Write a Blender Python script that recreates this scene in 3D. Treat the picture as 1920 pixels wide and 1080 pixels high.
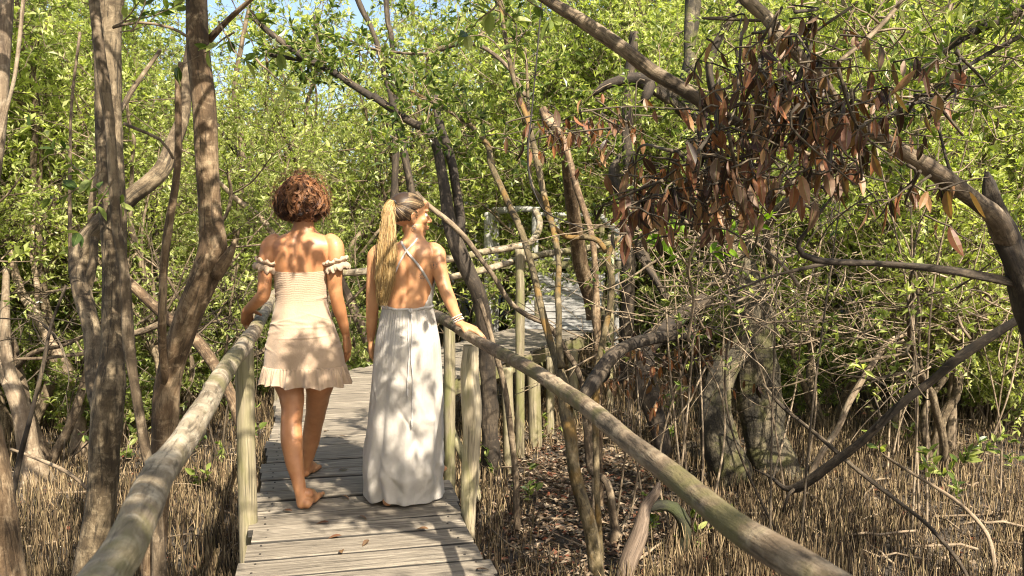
import bpy, math, random
import numpy as np
from mathutils import Vector, Matrix
from mathutils.bvhtree import BVHTree

for o in list(bpy.data.objects): bpy.data.objects.remove(o)
SC = bpy.context.scene
COL = SC.collection
R = math.radians

# ------------------------------------------------------------------ camera, sky, sun, exposure
CAM = np.array([0.0, 0.0, 1.42]); FPX = 1600.0
PIT = math.atan(115.0 / FPX)
cd = bpy.data.cameras.new('camera'); cam = bpy.data.objects.new('camera', cd); COL.objects.link(cam)
cam.location = CAM; cam.rotation_euler = (math.pi/2 - PIT, 0, 0)
cd.sensor_width = 36; cd.lens = 36 * FPX / 1920; cd.clip_start = 0.05; cd.clip_end = 500
cd.dof.use_dof = True; cd.dof.focus_distance = 4.6; cd.dof.aperture_fstop = 7.0
SC.camera = cam
SUN = Vector((0.34, -0.62, 0.74)).normalized()
W = bpy.data.worlds.new("World"); SC.world = W; W.use_nodes = True
nt = W.node_tree; bg = nt.nodes['Background']
sky = nt.nodes.new('ShaderNodeTexSky'); sky.sky_type = 'NISHITA'; sky.sun_disc = False
sky.sun_elevation = math.asin(SUN.z); sky.sun_rotation = math.atan2(SUN.x, SUN.y)
sky.air_density = 1.0; sky.dust_density = 3.0; sky.ozone_density = 0.4
nt.links.new(sky.outputs[0], bg.inputs[0]); bg.inputs[1].default_value = 0.105
sl = bpy.data.lights.new('sun', 'SUN'); sl.energy = 5.0; sl.angle = R(0.5); sl.color = (1.0, 0.91, 0.76)
so = bpy.data.objects.new('sun', sl); COL.objects.link(so)
so.rotation_euler = SUN.to_track_quat('Z', 'Y').to_euler(); so.location = (4, -6, 9)
SC.view_settings.view_transform = 'Standard'; SC.view_settings.look = 'None'
SC.view_settings.exposure = 1.4; SC.view_settings.gamma = 1
SC.cycles.max_bounces = 8; SC.cycles.diffuse_bounces = 4; SC.cycles.transmission_bounces = 4
SC.cycles.use_denoising = True; SC.cycles.filter_width = 1.1

GZ = -1.0   # level of the forest floor below the deck

# ------------------------------------------------------------------ picture <-> place
FW = np.array([0, math.cos(PIT), -math.sin(PIT)]); UP = np.array([0, math.sin(PIT), math.cos(PIT)]); RT = np.array([1., 0, 0])
def ray(px, py): return FW + (px-960)/FPX*RT + (540-py)/FPX*UP
def P(px, py, d):                    # point seen at px,py and d metres ahead
    r = ray(px, py); return CAM + r*(d/r[1])
def G(px, py, h=0.0):                # point seen at px,py at height h
    r = ray(px, py); return CAM + r*((h-CAM[2])/r[2])

# ------------------------------------------------------------------ mesh building
class MB:
    def __init__(s): s.V = []; s.F3 = []; s.F4 = []; s.tc = []; s.rn = []; s.n = 0
    def add(s, V, F3=None, F4=None, tc=None, rn=None):
        V = np.asarray(V, float).reshape(-1, 3); k = len(V)
        s.V.append(V)
        if F3 is not None and len(F3): s.F3.append(np.asarray(F3, int) + s.n)
        if F4 is not None and len(F4): s.F4.append(np.asarray(F4, int) + s.n)
        s.tc.append(V.copy() if tc is None else np.asarray(tc, float).reshape(-1, 3))
        s.rn.append(np.zeros(k) if rn is None else np.broadcast_to(np.asarray(rn, float), (k,)))
        s.n += k; return s
    def mesh(s, name, mat, smooth=True, origin=(0, 0, 0)):
        V = np.concatenate(s.V) - np.asarray(origin, float)
        me = bpy.data.meshes.new(name)
        f3 = np.concatenate(s.F3) if s.F3 else np.zeros((0, 3), int)
        f4 = np.concatenate(s.F4) if s.F4 else np.zeros((0, 4), int)
        me.vertices.add(len(V)); me.vertices.foreach_set('co', V.astype(np.float32).ravel())
        nl = len(f3)*3 + len(f4)*4
        me.loops.add(nl); me.loops.foreach_set('vertex_index', np.concatenate([f3.ravel(), f4.ravel()]).astype(np.int32))
        st = np.concatenate([np.arange(len(f3))*3, len(f3)*3 + np.arange(len(f4))*4]).astype(np.int32)
        me.polygons.add(len(st)); me.polygons.foreach_set('loop_start', st)
        me.polygons.foreach_set('use_smooth', np.full(len(st), smooth, bool))
        me.update(calc_edges=True)
        a = me.attributes.new('tc', 'FLOAT_VECTOR', 'POINT'); a.data.foreach_set('vector', np.concatenate(s.tc).astype(np.float32).ravel())
        a = me.attributes.new('rnd', 'FLOAT', 'POINT'); a.data.foreach_set('value', np.concatenate(s.rn).astype(np.float32))
        me.materials.append(mat); return me
    def build(s, name, mat, parent=None, smooth=True, origin=(0, 0, 0)):
        o = bpy.data.objects.new(name, s.mesh(name, mat, smooth, origin)); COL.objects.link(o)
        if parent is not None: o.parent = parent
        else: o.location = origin
        return o

def tag(o, label=None, cat=None, group=None, kind=None):
    if label: o['label'] = label
    if cat: o['category'] = cat
    if group: o['group'] = group
    if kind: o['kind'] = kind
    return o
def thing(name, label, cat, loc=(0, 0, 0), group=None, rz=0):
    o = bpy.data.objects.new(name, None); COL.objects.link(o); o.location = loc; o.rotation_euler = (0, 0, rz)
    o.empty_display_size = 0.1
    return tag(o, label, cat, group)
def dup(root, loc, rz=0, sc=1.0, label=None, group=None):
    r = root.copy(); COL.objects.link(r); r.location = loc; r.rotation_euler = (0, 0, rz)
    r.scale = (sc, sc, sc) if not hasattr(sc, '__len__') else sc
    if label: r['label'] = label
    if group: r['group'] = group
    for ch in list(root.children):
        c = ch.copy(); COL.objects.link(c); c.parent = r
        for g in list(ch.children):
            d = g.copy(); COL.objects.link(d); d.parent = c
    return r

def nrm(v): return v / np.maximum(np.linalg.norm(v, axis=-1, keepdims=True), 1e-9)
def resample(pts, rad, step):
    """Catmull-Rom through the points, with radii"""
    p = np.asarray(pts, float); r = np.asarray(rad, float)
    p = np.vstack([2*p[0]-p[1], p, 2*p[-1]-p[-2]]); rr = np.concatenate([[r[0]], r, [r[-1]]])
    P_, R_ = [], []
    for i in range(1, len(p)-2):
        n = max(2, int(np.linalg.norm(p[i+1]-p[i])/step))
        t = np.linspace(0, 1, n, endpoint=False)[:, None]
        a, b, c, d = p[i-1], p[i], p[i+1], p[i+2]
        P_.append(0.5*((2*b)+(c-a)*t+(2*a-5*b+4*c-d)*t*t+(3*b-a-3*c+d)*t**3))
        tt = t[:, 0]; s = tt*tt*(3-2*tt); R_.append(rr[i]*(1-s)+rr[i+1]*s)
    P_.append(p[-2][None]); R_.append([rr[-2]])
    return np.concatenate(P_), np.concatenate(R_)
RS = np.random.RandomState(7)
def tubes(mb, P_, R_, sides=5, rn=None, cap=True, tcoff=None, sq=None):
    """N tubes at once: P_ (N,K,3), R_ (N,K)"""
    P_ = np.asarray(P_, float); R_ = np.asarray(R_, float)
    if P_.ndim == 2: P_ = P_[None]; R_ = R_[None]
    N, K, _ = P_.shape
    T = np.gradient(P_, axis=1) if K > 2 else np.repeat(P_[:, 1:]-P_[:, :1], 2, axis=1)
    T = nrm(T)
    # parallel transport
    ref = np.where(np.abs(T[:, 0, 2:3]) < 0.9, np.array([[0, 0, 1.]]), np.array([[1., 0, 0]]))
    A = np.zeros_like(P_); a = nrm(np.cross(T[:, 0], ref)); A[:, 0] = a
    for k in range(1, K):
        a = a - (a*T[:, k]).sum(-1, keepdims=True)*T[:, k]; a = nrm(a); A[:, k] = a
    B = np.cross(T, A)
    th = np.arange(sides)*2*math.pi/sides
    c, s_ = np.cos(th), np.sin(th)
    rr = R_[:, :, None, None] if R_.ndim == 2 else R_[..., None]
    off = (A[:, :, None]*c[None, None, :, None] + B[:, :, None]*s_[None, None, :, None])*rr
    V = P_[:, :, None] + off
    L = np.concatenate([np.zeros((N, 1)), np.cumsum(np.linalg.norm(np.diff(P_, axis=1), axis=-1), axis=1)], axis=1)
    R0 = R_ if R_.ndim == 2 else R_.mean(-1)
    tc = np.stack([np.broadcast_to(c, (N, K, sides))*R0[..., None], np.broadcast_to(s_, (N, K, sides))*R0[..., None],
                   np.broadcast_to(L[:, :, None], (N, K, sides))], -1)
    tc = tc + (RS.rand(N, 1, 1, 3)*20 if tcoff is None else tcoff)
    n, k, j = np.meshgrid(np.arange(N), np.arange(K-1), np.arange(sides), indexing='ij')
    base = n*K*sides; j2 = (j+1) % sides
    F = np.stack([base+k*sides+j, base+k*sides+j2, base+(k+1)*sides+j2, base+(k+1)*sides+j], -1).reshape(-1, 4)
    VV = V.reshape(-1, 3); tcv = tc.reshape(-1, 3); F3 = []
    if cap:
        ends = np.concatenate([P_[:, 0], P_[:, -1]]); m = len(VV)
        tce = np.concatenate([tc[:, 0].mean(1), tc[:, -1].mean(1)])
        nn, jj = np.meshgrid(np.arange(N), np.arange(sides), indexing='ij'); j3 = (jj+1) % sides
        F3 = np.concatenate([np.stack([m+nn, nn*K*sides+j3, nn*K*sides+jj], -1).reshape(-1, 3),
             np.stack([m+N+nn, nn*K*sides+(K-1)*sides+jj, nn*K*sides+(K-1)*sides+j3], -1).reshape(-1, 3)])
        VV = np.concatenate([VV, ends]); tcv = np.concatenate([tcv, tce])
    if rn is not None:
        rn = np.asarray(rn, float).reshape(-1)
        rv = np.repeat(rn if len(rn) == N else np.full(N, rn[0]), K*sides)
        if cap: rv = np.concatenate([rv, np.tile(rn if len(rn) == N else np.full(N, rn[0]), 2)])
    else: rv = np.zeros(len(VV))
    mb.add(VV, F3, F, tcv, rv)

def bark_tube(mb, pts, rad, step=0.05, sides=14, lump=0.08, seed=0, wander=0.0):
    """a trunk or limb: smooth path, uneven swellings and ridges"""
    p, r = resample(pts, rad, step); rs = np.random.RandomState(seed+11)
    K = len(p); th = np.arange(sides)*2*math.pi/sides
    L = np.concatenate([[0], np.cumsum(np.linalg.norm(np.diff(p, axis=0), axis=1))])
    m = np.ones((K, sides))
    for q in range(9):
        f = rs.uniform(1.2, 14) ; a = lump*rs.uniform(.3, 1)/(1+f*0.16); n = rs.randint(0, 4)
        m += a*np.sin(L[:, None]*f + rs.rand()*6.3 + n*th[None] + rs.rand()*6)
    for q in range(int(L[-1]*2.2)+1):
        l0, t0 = rs.rand()*L[-1], rs.rand()*6.3; i0 = min(np.searchsorted(L, l0), K-1); w_ = max(r[i0]*.7, .012)
        m += rs.choice([.28, .2, -.14])*min(1, lump*9)*np.exp(-((L[:, None]-l0)/w_)**2)*np.exp(-(np.angle(np.exp(1j*(th[None]-t0)))/.5)**2)
    m += rs.uniform(-1, 1, (K, sides))*.022*min(1, lump*10)
    if wander:
        for q in range(3):
            f = rs.uniform(2, 7); d = rs.randn(3); p = p + np.sin(L*f+rs.rand()*6)[:, None]*d*wander/(1+q)
    R_ = r[:, None]*m
    tubes(mb, p[None], R_[None], sides)

def leaves(mb, pos, d, nor, ln, wd, rn, fine=False, curl=0.15):
    """leaf blades: folded diamonds, or 11-point blades when fine"""
    pos = np.asarray(pos); d = nrm(np.asarray(d)); n = len(pos)
    nor = np.asarray(nor); nor = nrm(nor-(nor*d).sum(-1, keepdims=True)*d); s = np.cross(d, nor)
    ln = np.broadcast_to(ln, (n,))[:, None]; wd = np.broadcast_to(wd, (n,))[:, None]
    if not fine:
        a = pos; t = pos+d*ln-nor*ln*curl
        m = pos+d*ln*0.5
        l = m+s*wd*.5+nor*wd*.22; r_ = m-s*wd*.5+nor*wd*.22
        V = np.stack([a, l, t, r_], 1).reshape(-1, 3)
        b = np.arange(n)[:, None]*4
        F = np.concatenate([b+np.array([[0, 2, 1]]), b+np.array([[0, 3, 2]])])
        mb.add(V, F, None, None, np.repeat(rn, 4)); return
    us = [0.0, 0.14, 0.36, 0.62, 0.84, 1.0]; ws = [0.03, 0.28, 0.5, 0.46, 0.24, 0.0]
    cols = []
    for u, w in zip(us, ws):
        c = pos+d*ln*u-nor*ln*curl*u*u
        cols += [c+s*wd*w+nor*wd*w*.35, c, c-s*wd*w+nor*wd*w*.35]
    V = np.stack(cols, 1).reshape(-1, 3); b = np.arange(n)[:, None]*18
    F = []
    for k in range(5):
        F.append(b+np.array([[3*k, 3*k+1, 3*k+4, 3*k+3]])); F.append(b+np.array([[3*k+1, 3*k+2, 3*k+5, 3*k+4]]))
    tc = np.tile(np.array([[u, v, 0] for u in us for v in (-1, 0, 1)], float), (n, 1))
    mb.add(V, None, np.concatenate(F), tc, np.repeat(rn, 18))

# ------------------------------------------------------------------ materials
def newmat(name):
    m = bpy.data.materials.new(name); m.use_nodes = True; nt = m.node_tree; nt.nodes.clear()
    out = nt.nodes.new('ShaderNodeOutputMaterial'); return m, nt, out
def N(nt, t, **kw):
    n = nt.nodes.new(t)
    for k, v in kw.items():
        if k in n.inputs: n.inputs[k].default_value = v
        else: setattr(n, k, v)
    return n
def mapping(nt, src, sc):
    mp = N(nt, 'ShaderNodeMapping'); mp.inputs['Scale'].default_value = sc; nt.links.new(src, mp.inputs[0]); return mp.outputs[0]
def attr(nt, name): return N(nt, 'ShaderNodeAttribute', attribute_name=name)
def noise(nt, vec, scale, detail=5, rough=.6, dist=0.0):
    n = N(nt, 'ShaderNodeTexNoise'); n.inputs['Scale'].default_value = scale; n.inputs['Detail'].default_value = detail
    n.inputs['Roughness'].default_value = rough; n.inputs['Distortion'].default_value = dist
    nt.links.new(vec, n.inputs['Vector']); return n.outputs['Fac']
def ramp(nt, src, stops):
    r = N(nt, 'ShaderNodeValToRGB'); e = r.color_ramp.elements
    while len(e) > 1: e.remove(e[-1])
    e[0].position = stops[0][0]; e[0].color = (*stops[0][1], 1)
    for p, c in stops[1:]:
        x = e.new(p); x.color = (*c, 1)
    nt.links.new(src, r.inputs[0]); return r.outputs[0]
def gray(v): return (v, v, v)
def mixc(nt, fac, a, b, mode='MIX'):
    m = N(nt, 'ShaderNodeMix', data_type='RGBA', blend_type=mode)
    for s, i in ((fac, 0), (a, 6), (b, 7)):
        if isinstance(s, (int, float)): m.inputs[i].default_value = s
        elif isinstance(s, tuple): m.inputs[i].default_value = (*s, 1)
        else: nt.links.new(s, m.inputs[i])
    return m.outputs[2]
def bump(nt, h, strength, dist):
    b = N(nt, 'ShaderNodeBump'); b.inputs['Strength'].default_value = strength; b.inputs['Distance'].default_value = dist
    nt.links.new(h, b.inputs['Height']); return b.outputs[0]
def math_(nt, op, a, b=None):
    m = N(nt, 'ShaderNodeMath', operation=op)
    for i, s in enumerate((a, b)):
        if s is None: continue
        if isinstance(s, (int, float)): m.inputs[i].default_value = s
        else: nt.links.new(s, m.inputs[i])
    return m.outputs[0]

def mat_bark(name, dark, mid, pale, patch=0.55, moss=None, long=0.35, bd=0.012):
    m, nt, out = newmat(name); a = attr(nt, 'tc').outputs['Vector']
    v = mapping(nt, a, (1, 1, long))
    n1 = noise(nt, v, 7, 8, .72, .5); n2 = noise(nt, v, 45, 6, .75, .2); n3 = noise(nt, a, 17, 4, .65, .5)
    c = ramp(nt, n1, [(.3, dark), (.5, mid), (.68, pale)])
    c = mixc(nt, math_(nt, 'MULTIPLY', n2, .8), c, mixc(nt, 1.0, c, (.55, .5, .45), 'MULTIPLY'))
    c = mixc(nt, ramp(nt, n3, [(patch-.05, gray(0)), (patch+.13, gray(.62))]), c, pale)
    nf = noise(nt, mapping(nt, a, (1, 1, .14)), 55, 4, .65, .5)
    c = mixc(nt, ramp(nt, nf, [(.36, gray(.8)), (.47, gray(0))]), c, dark)
    # horizontal rings
    w = mapping(nt, a, (.5, .5, 5)); n4 = noise(nt, w, 7, 4, .6, .3)
    c = mixc(nt, ramp(nt, n4, [(.3, gray(.4)), (.46, gray(0))]), c, dark)
    if moss:
        n5 = noise(nt, a, 5, 4, .6, .3); c = mixc(nt, ramp(nt, n5, [(.5, gray(0)), (.62, gray(.8))]), c, moss)
    b = N(nt, 'ShaderNodeBsdfPrincipled', Roughness=.85); nt.links.new(c, b.inputs['Base Color'])
    h = math_(nt, 'ADD', math_(nt, 'MULTIPLY', n1, .7), math_(nt, 'ADD', math_(nt, 'MULTIPLY', n2, .5), math_(nt, 'ADD', math_(nt, 'MULTIPLY', n4, .35), math_(nt, 'MULTIPLY', nf, .6))))
    nt.links.new(bump(nt, h, .8, bd), b.inputs['Normal']); nt.links.new(b.outputs[0], out.inputs[0]); return m

def mat_leaf(name, cols, trans=.42, rough=.38, objvar=True, vein=False):
    m, nt, out = newmat(name); f = attr(nt, 'rnd').outputs['Fac']
    if objvar:
        oi = N(nt, 'ShaderNodeObjectInfo').outputs['Random']
        f = math_(nt, 'ADD', math_(nt, 'MULTIPLY', f, .8), math_(nt, 'MULTIPLY', oi, .2))
    n = len(cols); c = ramp(nt, f, [((i+.5)/n, cc) for i, cc in enumerate(cols)])
    if vein:
        tc = attr(nt, 'tc').outputs['Vector']; sx = N(nt, 'ShaderNodeSeparateXYZ'); nt.links.new(tc, sx.inputs[0])
        av = math_(nt, 'ABSOLUTE', sx.outputs[1])
        c = mixc(nt, ramp(nt, av, [(.0, gray(.5)), (.1, gray(0))]), c, (.25, .3, .1))
    geo = N(nt, 'ShaderNodeNewGeometry').outputs['Position']; nn = noise(nt, geo, 60, 3)
    c = mixc(nt, math_(nt, 'MULTIPLY', nn, .45), c, mixc(nt, 1.0, c, (.6, .55, .4), 'MULTIPLY'))
    b = N(nt, 'ShaderNodeBsdfPrincipled', Roughness=rough); nt.links.new(c, b.inputs['Base Color'])
    b.inputs['Specular IOR Level'].default_value = .35
    t = N(nt, 'ShaderNodeBsdfTranslucent'); nt.links.new(mixc(nt, 1.0, c, (1.5, 1.6, .6), 'MULTIPLY'), t.inputs[0])
    mx = N(nt, 'ShaderNodeMixShader'); mx.inputs[0].default_value = trans
    nt.links.new(b.outputs[0], mx.inputs[1]); nt.links.new(t.outputs[0], mx.inputs[2]); nt.links.new(mx.outputs[0], out.inputs[0]); return m

def mat_wood(name, dark, mid, pale, green=None, gs=1.0):
    """weathered plank or pole, grain along tc.z"""
    m, nt, out = newmat(name); a = attr(nt, 'tc').outputs['Vector']
    v = mapping(nt, a, (1, 1, .06)); n1 = noise(nt, v, 60*gs, 7, .7, .6); n2 = noise(nt, mapping(nt, a, (1, 1, .25)), 6, 4, .6, .3)
    n3 = noise(nt, mapping(nt, a, (1, 1, .03)), 170*gs, 3, .6)
    c = ramp(nt, n1, [(.28, dark), (.48, mid), (.7, pale)])
    rv0 = attr(nt, 'rnd').outputs['Fac']; rv = math_(nt, 'MAXIMUM', rv0, 0.0)
    c = mixc(nt, ramp(nt, n2, [(.35, gray(.0)), (.65, gray(.55))]), c, mid)
    c = mixc(nt, ramp(nt, n3, [(.36, gray(.8)), (.46, gray(0))]), c, dark)
    c = mixc(nt, math_(nt, 'MULTIPLY', rv, .5), c, mixc(nt, 1.0, c, (.58, .56, .54), 'MULTIPLY'))
    if green:
        n5 = noise(nt, mapping(nt, a, (1, 1, .4)), 7, 4, .65, .4); c = mixc(nt, ramp(nt, n5, [(.46, gray(0)), (.62, gray(.75))]), c, green)
    c = mixc(nt, ramp(nt, math_(nt, 'MULTIPLY', rv0, -1.0), [(0.0, gray(0)), (.22, gray(.92))]), c, (.022, .019, .016))  # negative rnd: dark nail heads, and gap shade painted along plank edges
    b = N(nt, 'ShaderNodeBsdfPrincipled', Roughness=.8); nt.links.new(c, b.inputs['Base Color'])
    h = math_(nt, 'ADD', n1, math_(nt, 'MULTIPLY', n3, .6))
    nt.links.new(bump(nt, h, .7, .006), b.inputs['Normal']); nt.links.new(b.outputs[0], out.inputs[0]); return m

def mat_cloth(name, col, col2, weave=700, trans=.22):
    m, nt, out = newmat(name); ob = N(nt, 'ShaderNodeTexCoord').outputs['Object']
    n1 = noise(nt, ob, 9, 4, .6); n2 = noise(nt, mapping(nt, ob, (1, 1, .35)), weave*.35, 2, .5)
    c = ramp(nt, n1, [(.35, col2), (.65, col)])
    b = N(nt, 'ShaderNodeBsdfPrincipled', Roughness=.9); nt.links.new(c, b.inputs['Base Color'])
    b.inputs['Sheen Weight'].default_value = .25
    nt.links.new(bump(nt, math_(nt, 'ADD', n2, math_(nt, 'MULTIPLY', noise(nt, ob, 60, 4, .6), 1.2)), .5, .003), b.inputs['Normal'])
    t = N(nt, 'ShaderNodeBsdfTranslucent'); nt.links.new(c, t.inputs[0])
    mx = N(nt, 'ShaderNodeMixShader'); mx.inputs[0].default_value = trans
    nt.links.new(b.outputs[0], mx.inputs[1]); nt.links.new(t.outputs[0], mx.inputs[2]); nt.links.new(mx.outputs[0], out.inputs[0]); return m

def mat_skin(name, col, deep):
    m, nt, out = newmat(name); ob = N(nt, 'ShaderNodeTexCoord').outputs['Object']
    n1 = noise(nt, ob, 14, 4, .6); n2 = noise(nt, ob, 160, 3, .6)
    c = ramp(nt, n1, [(.3, deep), (.7, col)])
    lip = attr(nt, 'lip').outputs['Fac']; c = mixc(nt, math_(nt, 'MULTIPLY', lip, .7), c, (.42, .12, .08))
    ink = attr(nt, 'ink').outputs['Fac']; nk = noise(nt, ob, 95, 3, .6, .8)
    c = mixc(nt, math_(nt, 'MULTIPLY', ink, ramp(nt, nk, [(.47, gray(0)), (.53, gray(.85))])), c, (.05, .05, .06))
    b = N(nt, 'ShaderNodeBsdfPrincipled', Roughness=.46); nt.links.new(c, b.inputs['Base Color'])
    b.inputs['Subsurface Weight'].default_value = .12; b.inputs['Subsurface Radius'].default_value = (.02, .007, .003)
    b.inputs['Subsurface Scale'].default_value = .6
    nt.links.new(bump(nt, n2, .25, .0015), b.inputs['Normal']); nt.links.new(b.outputs[0], out.inputs[0]); return m

def mat_hair(name, cols, rough=.4):
    m, nt, out = newmat(name); f = attr(nt, 'rnd').outputs['Fac']; n = len(cols)
    c = ramp(nt, f, [((i+.5)/n, cc) for i, cc in enumerate(cols)])
    a = attr(nt, 'tc').outputs['Vector']; nz = noise(nt, mapping(nt, a, (1, 1, .1)), 900, 2)
    c = mixc(nt, math_(nt, 'MULTIPLY', nz, .5), c, mixc(nt, 1.0, c, (.5, .45, .4), 'MULTIPLY'))
    b = N(nt, 'ShaderNodeBsdfPrincipled', Roughness=rough); nt.links.new(c, b.inputs['Base Color'])
    t = N(nt, 'ShaderNodeBsdfTranslucent'); nt.links.new(c, t.inputs[0])
    mx = N(nt, 'ShaderNodeMixShader'); mx.inputs[0].default_value = .2
    nt.links.new(b.outputs[0], mx.inputs[1]); nt.links.new(t.outputs[0], mx.inputs[2]); nt.links.new(mx.outputs[0], out.inputs[0]); return m
def mat_plain(name, col, rough=.5, metal=0.0):
    m, nt, out = newmat(name); ob = N(nt, 'ShaderNodeTexCoord').outputs['Object']
    c = ramp(nt, noise(nt, ob, 80, 3), [(.3, tuple(x*.75 for x in col)), (.7, col)])
    b = N(nt, 'ShaderNodeBsdfPrincipled', Roughness=rough, Metallic=metal); nt.links.new(c, b.inputs['Base Color'])
    nt.links.new(b.outputs[0], out.inputs[0]); return m
def mat_ground():
    m, nt, out = newmat('mud'); ob = N(nt, 'ShaderNodeTexCoord').outputs['Object']
    n1 = noise(nt, ob, .7, 6, .65, .3); n2 = noise(nt, ob, 14, 6, .7, .3); n3 = noise(nt, ob, 60, 3, .6)
    c = ramp(nt, n1, [(.35, (.045, .035, .026)), (.55, (.11, .085, .062)), (.7, (.2, .16, .12))])
    c = mixc(nt, ramp(nt, n2, [(.4, gray(.7)), (.6, gray(0))]), c, (.035, .028, .02))
    b = N(nt, 'ShaderNodeBsdfPrincipled', Roughness=.8); nt.links.new(c, b.inputs['Base Color'])
    nt.links.new(bump(nt, math_(nt, 'ADD', n2, math_(nt, 'MULTIPLY', n3, .5)), 1, .05), b.inputs['Normal']); nt.links.new(b.outputs[0], out.inputs[0]); return m

M = {}
M['bark'] = mat_bark('bark_brown', (.02, .014, .007), (.1, .07, .037), (.36, .28, .175), .56)
M['bark_dark'] = mat_bark('bark_dark', (.012, .009, .006), (.045, .032, .02), (.17, .13, .085), .63)
M['bark_red'] = mat_bark('bark_reddish', (.03, .018, .008), (.135, .084, .042), (.42, .31, .19), .56)
M['bark_pale'] = mat_bark('bark_pale', (.09, .062, .04), (.28, .21, .135), (.46, .38, .27), .58)
M['bark_mid'] = mat_bark('bark_mid', (.035, .024, .014), (.14, .1, .06), (.36, .28, .185), .57)
M['bark_moss'] = mat_bark('bark_mossy', (.025, .018, .01), (.11, .083, .035), (.32, .25, .15), .58, (.18, .1, .02))
M['bark_old'] = mat_bark('bark_old', (.01, .008, .005), (.045, .036, .02), (.23, .19, .12), .6, (.09, .085, .025), .6, .02)
M['bark_green'] = mat_bark('bark_algae', (.01, .009, .006), (.024, .024, .01), (.07, .07, .026), .62, (.035, .042, .009))
M['dead'] = mat_wood('dead_wood', (.035, .024, .017), (.13, .09, .06), (.3, .225, .16))
M['twig'] = mat_bark('twig_pale', (.09, .062, .036), (.26, .195, .125), (.46, .37, .26), .6)
M['twig_dark'] = mat_bark('twig_dark', (.025, .018, .011), (.085, .062, .038), (.24, .19, .125), .6)
M['rail'] = mat_bark('rail_bark', (.06, .045, .028), (.24, .19, .125), (.5, .43, .32), .52, (.16, .14, .06), .2, .012)
M['rail_red'] = mat_bark('rail_reddish', (.045, .03, .018), (.19, .135, .083), (.42, .33, .22), .53, (.13, .115, .04), .2, .012)
M['post'] = mat_wood('post_algae', (.07, .06, .035), (.25, .21, .13), (.45, .38, .26), (.17, .155, .065), .5)
M['post_pale'] = mat_wood('post_pale', (.11, .09, .055), (.38, .31, .2), (.58, .5, .36), (.24, .22, .09), .5)
M['grey_rail'] = mat_wood('grey_rail', (.15, .145, .13), (.33, .32, .3), (.5, .49, .47))
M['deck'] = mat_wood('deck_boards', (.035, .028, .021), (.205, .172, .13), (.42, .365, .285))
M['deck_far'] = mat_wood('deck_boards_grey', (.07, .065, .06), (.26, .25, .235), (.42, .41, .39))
M['beam'] = mat_wood('beam', (.06, .048, .028), (.2, .165, .1), (.38, .33, .22), (.16, .16, .05))
GL = [(.045, .07, .02), (.13, .165, .042), (.25, .295, .085), (.41, .445, .16), (.56, .585, .29)]
M['leaf'] = mat_leaf('leaf_green', GL)
M['leaf_bright'] = mat_leaf('leaf_bright', [(.13, .17, .045), (.31, .365, .1), (.5, .545, .2), (.68, .69, .36)], .5)
M['leaf_near'] = mat_leaf('leaf_near', [(.05, .085, .022), (.12, .17, .038), (.24, .295, .075), (.42, .45, .16)], .4, .3, True, True)
M['leaf_fresh'] = mat_leaf('leaf_fresh', [(.11, .2, .015), (.2, .33, .025), (.32, .46, .04)], .45, .3, True, True)
M['leaf_dead'] = mat_leaf('leaf_dead', [(.018, .01, .008), (.05, .024, .016), (.13, .05, .024), (.28, .105, .042), (.08, .036, .021), (.36, .2, .1), (.17, .075, .042), (.028, .015, .011), (.22, .13, .08)], .22, .45, False, True)
M['litter'] = mat_leaf('leaf_litter', [(.05, .032, .02), (.13, .08, .048), (.24, .17, .11), (.42, .34, .25), (.1, .06, .038), (.22, .07, .035)], .1, .7, False)
M['root'] = mat_leaf('pencil_root', [(.025, .017, .01), (.09, .06, .032), (.19, .13, .07), (.45, .34, .2), (.13, .1, .045), (.045, .031, .017), (.26, .185, .105)], 0.0, .8, False)
M['ground'] = mat_ground()
M['skin'] = mat_skin('skin_tan', (.52, .25, .115), (.40, .17, .072))
M['skin2'] = mat_skin('skin_light', (.56, .29, .14), (.45, .21, .098))
M['beige'] = mat_cloth('cloth_beige', (.58, .425, .30), (.50, .36, .245))
M['white'] = mat_cloth('cloth_offwhite', (.66, .61, .55), (.57, .52, .46), 700, .34)
M['cord'] = mat_cloth('cord_grey', (.58, .54, .5), (.42, .39, .36), 700, 0)
M['curl'] = mat_hair('hair_auburn', [(.03, .011, .006), (.095, .034, .014), (.2, .078, .028), (.4, .19, .08)])
M['blonde'] = mat_hair('hair_blonde', [(.15, .08, .03), (.34, .205, .075), (.55, .36, .14), (.74, .54, .27)], .42)
M['roots'] = mat_hair('hair_brown_streaked', [(.06, .036, .02), (.13, .085, .045), (.3, .2, .105), (.6, .45, .26)], .42)
M['black'] = mat_plain('black_elastic', (.02, .02, .022))
M['bead'] = mat_plain('bead', (.6, .5, .42), .35); M['silver'] = mat_plain('silver', (.75, .73, .7), .25, 1.0)
M['eyewhite'] = mat_plain('eyewhite', (.75, .73, .7), .2); M['iris'] = mat_plain('iris', (.08, .05, .03), .2)
M['nail'] = mat_plain('nail_head', (.035, .032, .03), .6)
M['vine'] = mat_plain('vine', (.03, .025, .022), .8)

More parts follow.
